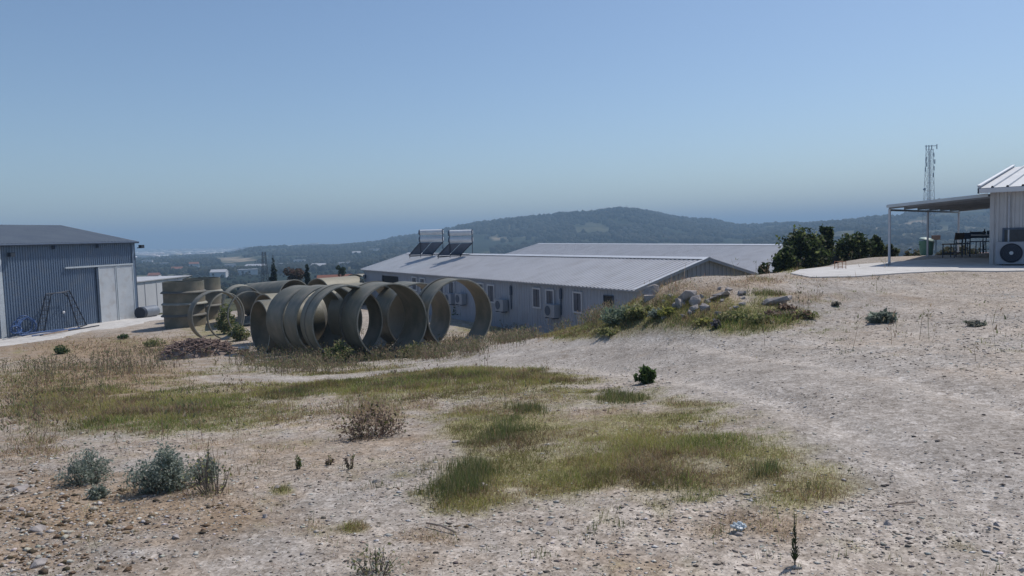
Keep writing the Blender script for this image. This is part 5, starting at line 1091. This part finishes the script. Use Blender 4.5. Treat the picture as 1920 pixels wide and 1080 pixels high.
p_ = at_d(1755, 446, 70); q_ = empty('rusty_box', (p_[0], p_[1], EYE-6.0), 'small rust brown box on a post beyond the patio', 'box'); MB().cbox((p_[0],p_[1],p_[2]-.18), .62, .4, .42, 0).build('cabinet', M['rust'], q_); MB().cbox((p_[0],p_[1],float(gz(p_[0],p_[1]))-.2), .1, .1, p_[2]-.18-float(gz(p_[0],p_[1]))+.2, 0).build('post', M['galv'], q_)
for i, (px, yt, d) in enumerate(((1176,385,1395),(890,412,1380),(1870,378,1000))):
    b = col_at(px, d); top = at_d(px, yt, d)[2]; pm = empty('ridge_pole', b, ['thin pole on the summit of the main hill','thin pole on the hill ridge right of the heaters','thin pole on the right hill above the canopy'][i], 'pole'); MB().tube(b-[0,0,2], (b[0],b[1],top), .5, .3, n=5).build('pole', M['mast'], pm); MB().tube((b[0]-2,b[1],top-2), (b[0]+2,b[1],top-2), .3, n=4).build('crossarm', M['mast'], pm)

# ------------------------------------------------------------------ houses far off and the red roofed one nearby
def house(px, d, w_, dp, h_, label, roofm='tile', group='white farmhouses in the valley', ybase=None, flat=False):
    b = np.array(col_at(px, d)); rz = random.uniform(-.6, .6); ax_ = np.array([cos(rz), sin(rz), 0]); ay = np.array([-sin(rz), cos(rz), 0]); o_ = b-ax_*w_/2-ay*dp/2-[0,0,1]
    h = empty('house', b, label, 'house', group); MB().box(o_, ax_*w_, ay*dp, (0,0,h_+1)).build('wall', M['plaster'], h); e0 = o_+[0,0,h_+1]
    if flat: MB().box(e0-ax_*.3-ay*.3, ax_*(w_+.6), ay*(dp+.6), (0,0,.35)).build('roof', M['roof_white'], h)
    else:
        r0 = e0+ay*dp/2+[0,0,dp*.25]; V_ = [e0-ay*.4, e0+ax_*w_-ay*.4, e0+ax_*w_+ay*(dp+.4), e0+ay*(dp+.4), r0, r0+ax_*w_]; MB().add(V_, [(0,1,5,4),(2,3,4,5),(1,2,5),(3,0,4),(0,3,2,1)]).build('roof', M[roofm], h)
    for k in range(max(1, int(w_/5))): MB().box(o_+ax_*(1.2+k*4)-ay*.06+[0,0,2.2], ax_*1.3, ay*.05, (0,0,1.3)).build('window', M['glass'], h)
    return h
HL = 'small white farmhouse among fields in the hazy valley'
for (px, d, w_) in ((286,430,6),(408,440,9),(462,470,11),(478,560,16),(330,560,8),(362,640,8),(596,520,10),(645,600,9),(668,820,9),(560,700,10),(300,700,12),(430,620,8),(530,620,8),(275,800,10),(700,900,12),(1640,560,10),(1600,620,12),(1790,420,9),(1830,400,12)):
    house(px, d, w_, 6, 3.2, HL, random.choice(['tile','roof_white']), flat=random.random() < .4)
for i, px in enumerate((572,581,590,597,566)): house(px, 1950+i*60, 22, 14, 14+i % 3*3, 'pale apartment block far off where the ridge meets the coast', group='pale apartment blocks by the coast', flat=True)
house(625, 100, 4.6, 5, 2.0, 'red roofed house low behind the pale pipes', 'tile', None)
# greenhouses of the coastal plain
n = 2600; a = rng.uniform(R(-34), R(-5), n); d = np.exp(rng.uniform(log(1500), log(5100), n)); xg = d*np.sin(a); yg = d*np.cos(a); zg = np.where(d < 2580, gz(xg, yg), -23.8)
k = rng.random(n) < sstep(.38, .6, fbm(xg/260, yg/260, 3, 12)); xg, yg, zg, d = xg[k], yg[k], zg[k], d[k]; n = len(xg)
L_ = rng.uniform(14, 60, n); Wd = rng.uniform(8, 22, n); Hh = rng.uniform(3, 6, n)
cb_ = np.array([(-.5,-.5,0),(.5,-.5,0),(.5,.5,0),(-.5,.5,0),(-.5,-.5,1),(.5,-.5,1),(.5,.5,1),(-.5,.5,1)]); V = cb_[None]*np.stack([L_, Wd, Hh], -1)[:,None]+np.stack([xg, yg, zg], -1)[:,None]
fs = np.array([(4,5,6,7),(0,1,5,4),(1,2,6,5),(2,3,7,6),(3,0,4,7)]); F_ = (fs[None]+np.arange(n)[:,None,None]*8).reshape(-1, 4)
gcol = np.repeat(palette(n, [(.75,.76,.78),(.6,.6,.6),(.5,.45,.4),(.8,.8,.8)], .1), 8, 0)
tag(np_obj('greenhouses', V.reshape(-1, 3), F_, gcol, M['stone']), 'white plastic greenhouses and buildings scattered over the coastal plain', 'greenhouses', kind='stuff')
# distant woods on the hills
def woods(n, d0, d1, name, label, hs, clump=.45):
    a = rng.uniform(R(-37), R(37), n*3); d = np.exp(rng.uniform(log(d0), log(d1), n*3)); x = d*np.sin(a); y = d*np.cos(a)
    z = gz(x, y); px, py = proj(np.stack([x, y, z], -1)); wv = (fbm(x/35, y/35, 4, 95)-.5); bare = blobs(px+wv*60, py+wv*9, BARE)
    k = (rng.random(n*3) < sstep(clump-.1, clump+.12, fbm(x/55, y/55, 4, 111))) & (bare < .45); x, y, z = x[k][:n], y[k][:n], z[k][:n]; n = len(x)
    s = rng.uniform(hs*.45, hs, n)*np.where(proj(np.stack([x, y, z], -1))[0] < 720, .5, .8); v, f = ico(); v = np.array(v); f = np.array(f)
    P_ = v[None]*(1+rng.uniform(-.3,.3,(n,12,1)))*s[:,None,None]*[.62,.62,.7]; P_[:,:,2] += s[:,None]*.35; P_ += np.stack([x, y, z], -1)[:,None]
    F_ = (f[None]+np.arange(n)[:,None,None]*12).reshape(-1, 3); C = np.repeat(palette(n, [(.008,.013,.009),(.012,.018,.011),(.02,.025,.016),(.035,.036,.026)], .25), 12, 0)
    tag(np_obj(name, P_.reshape(-1, 3), F_, C, M['stone']), label, 'woods', kind='stuff')
woods(21000, 500, 1500, 'hill_woods', 'dark scrub and pine woods covering the far hillsides', 9, .5)
woods(3500, 130, 520, 'valley_trees', 'scattered olive trees and scrub on the valley slopes', 4.5, .5)
print('tris', sum(len(p.loops)-2 for o in bpy.data.objects if o.type == 'MESH' and len(o.data.polygons) < 30000 for p in []) )
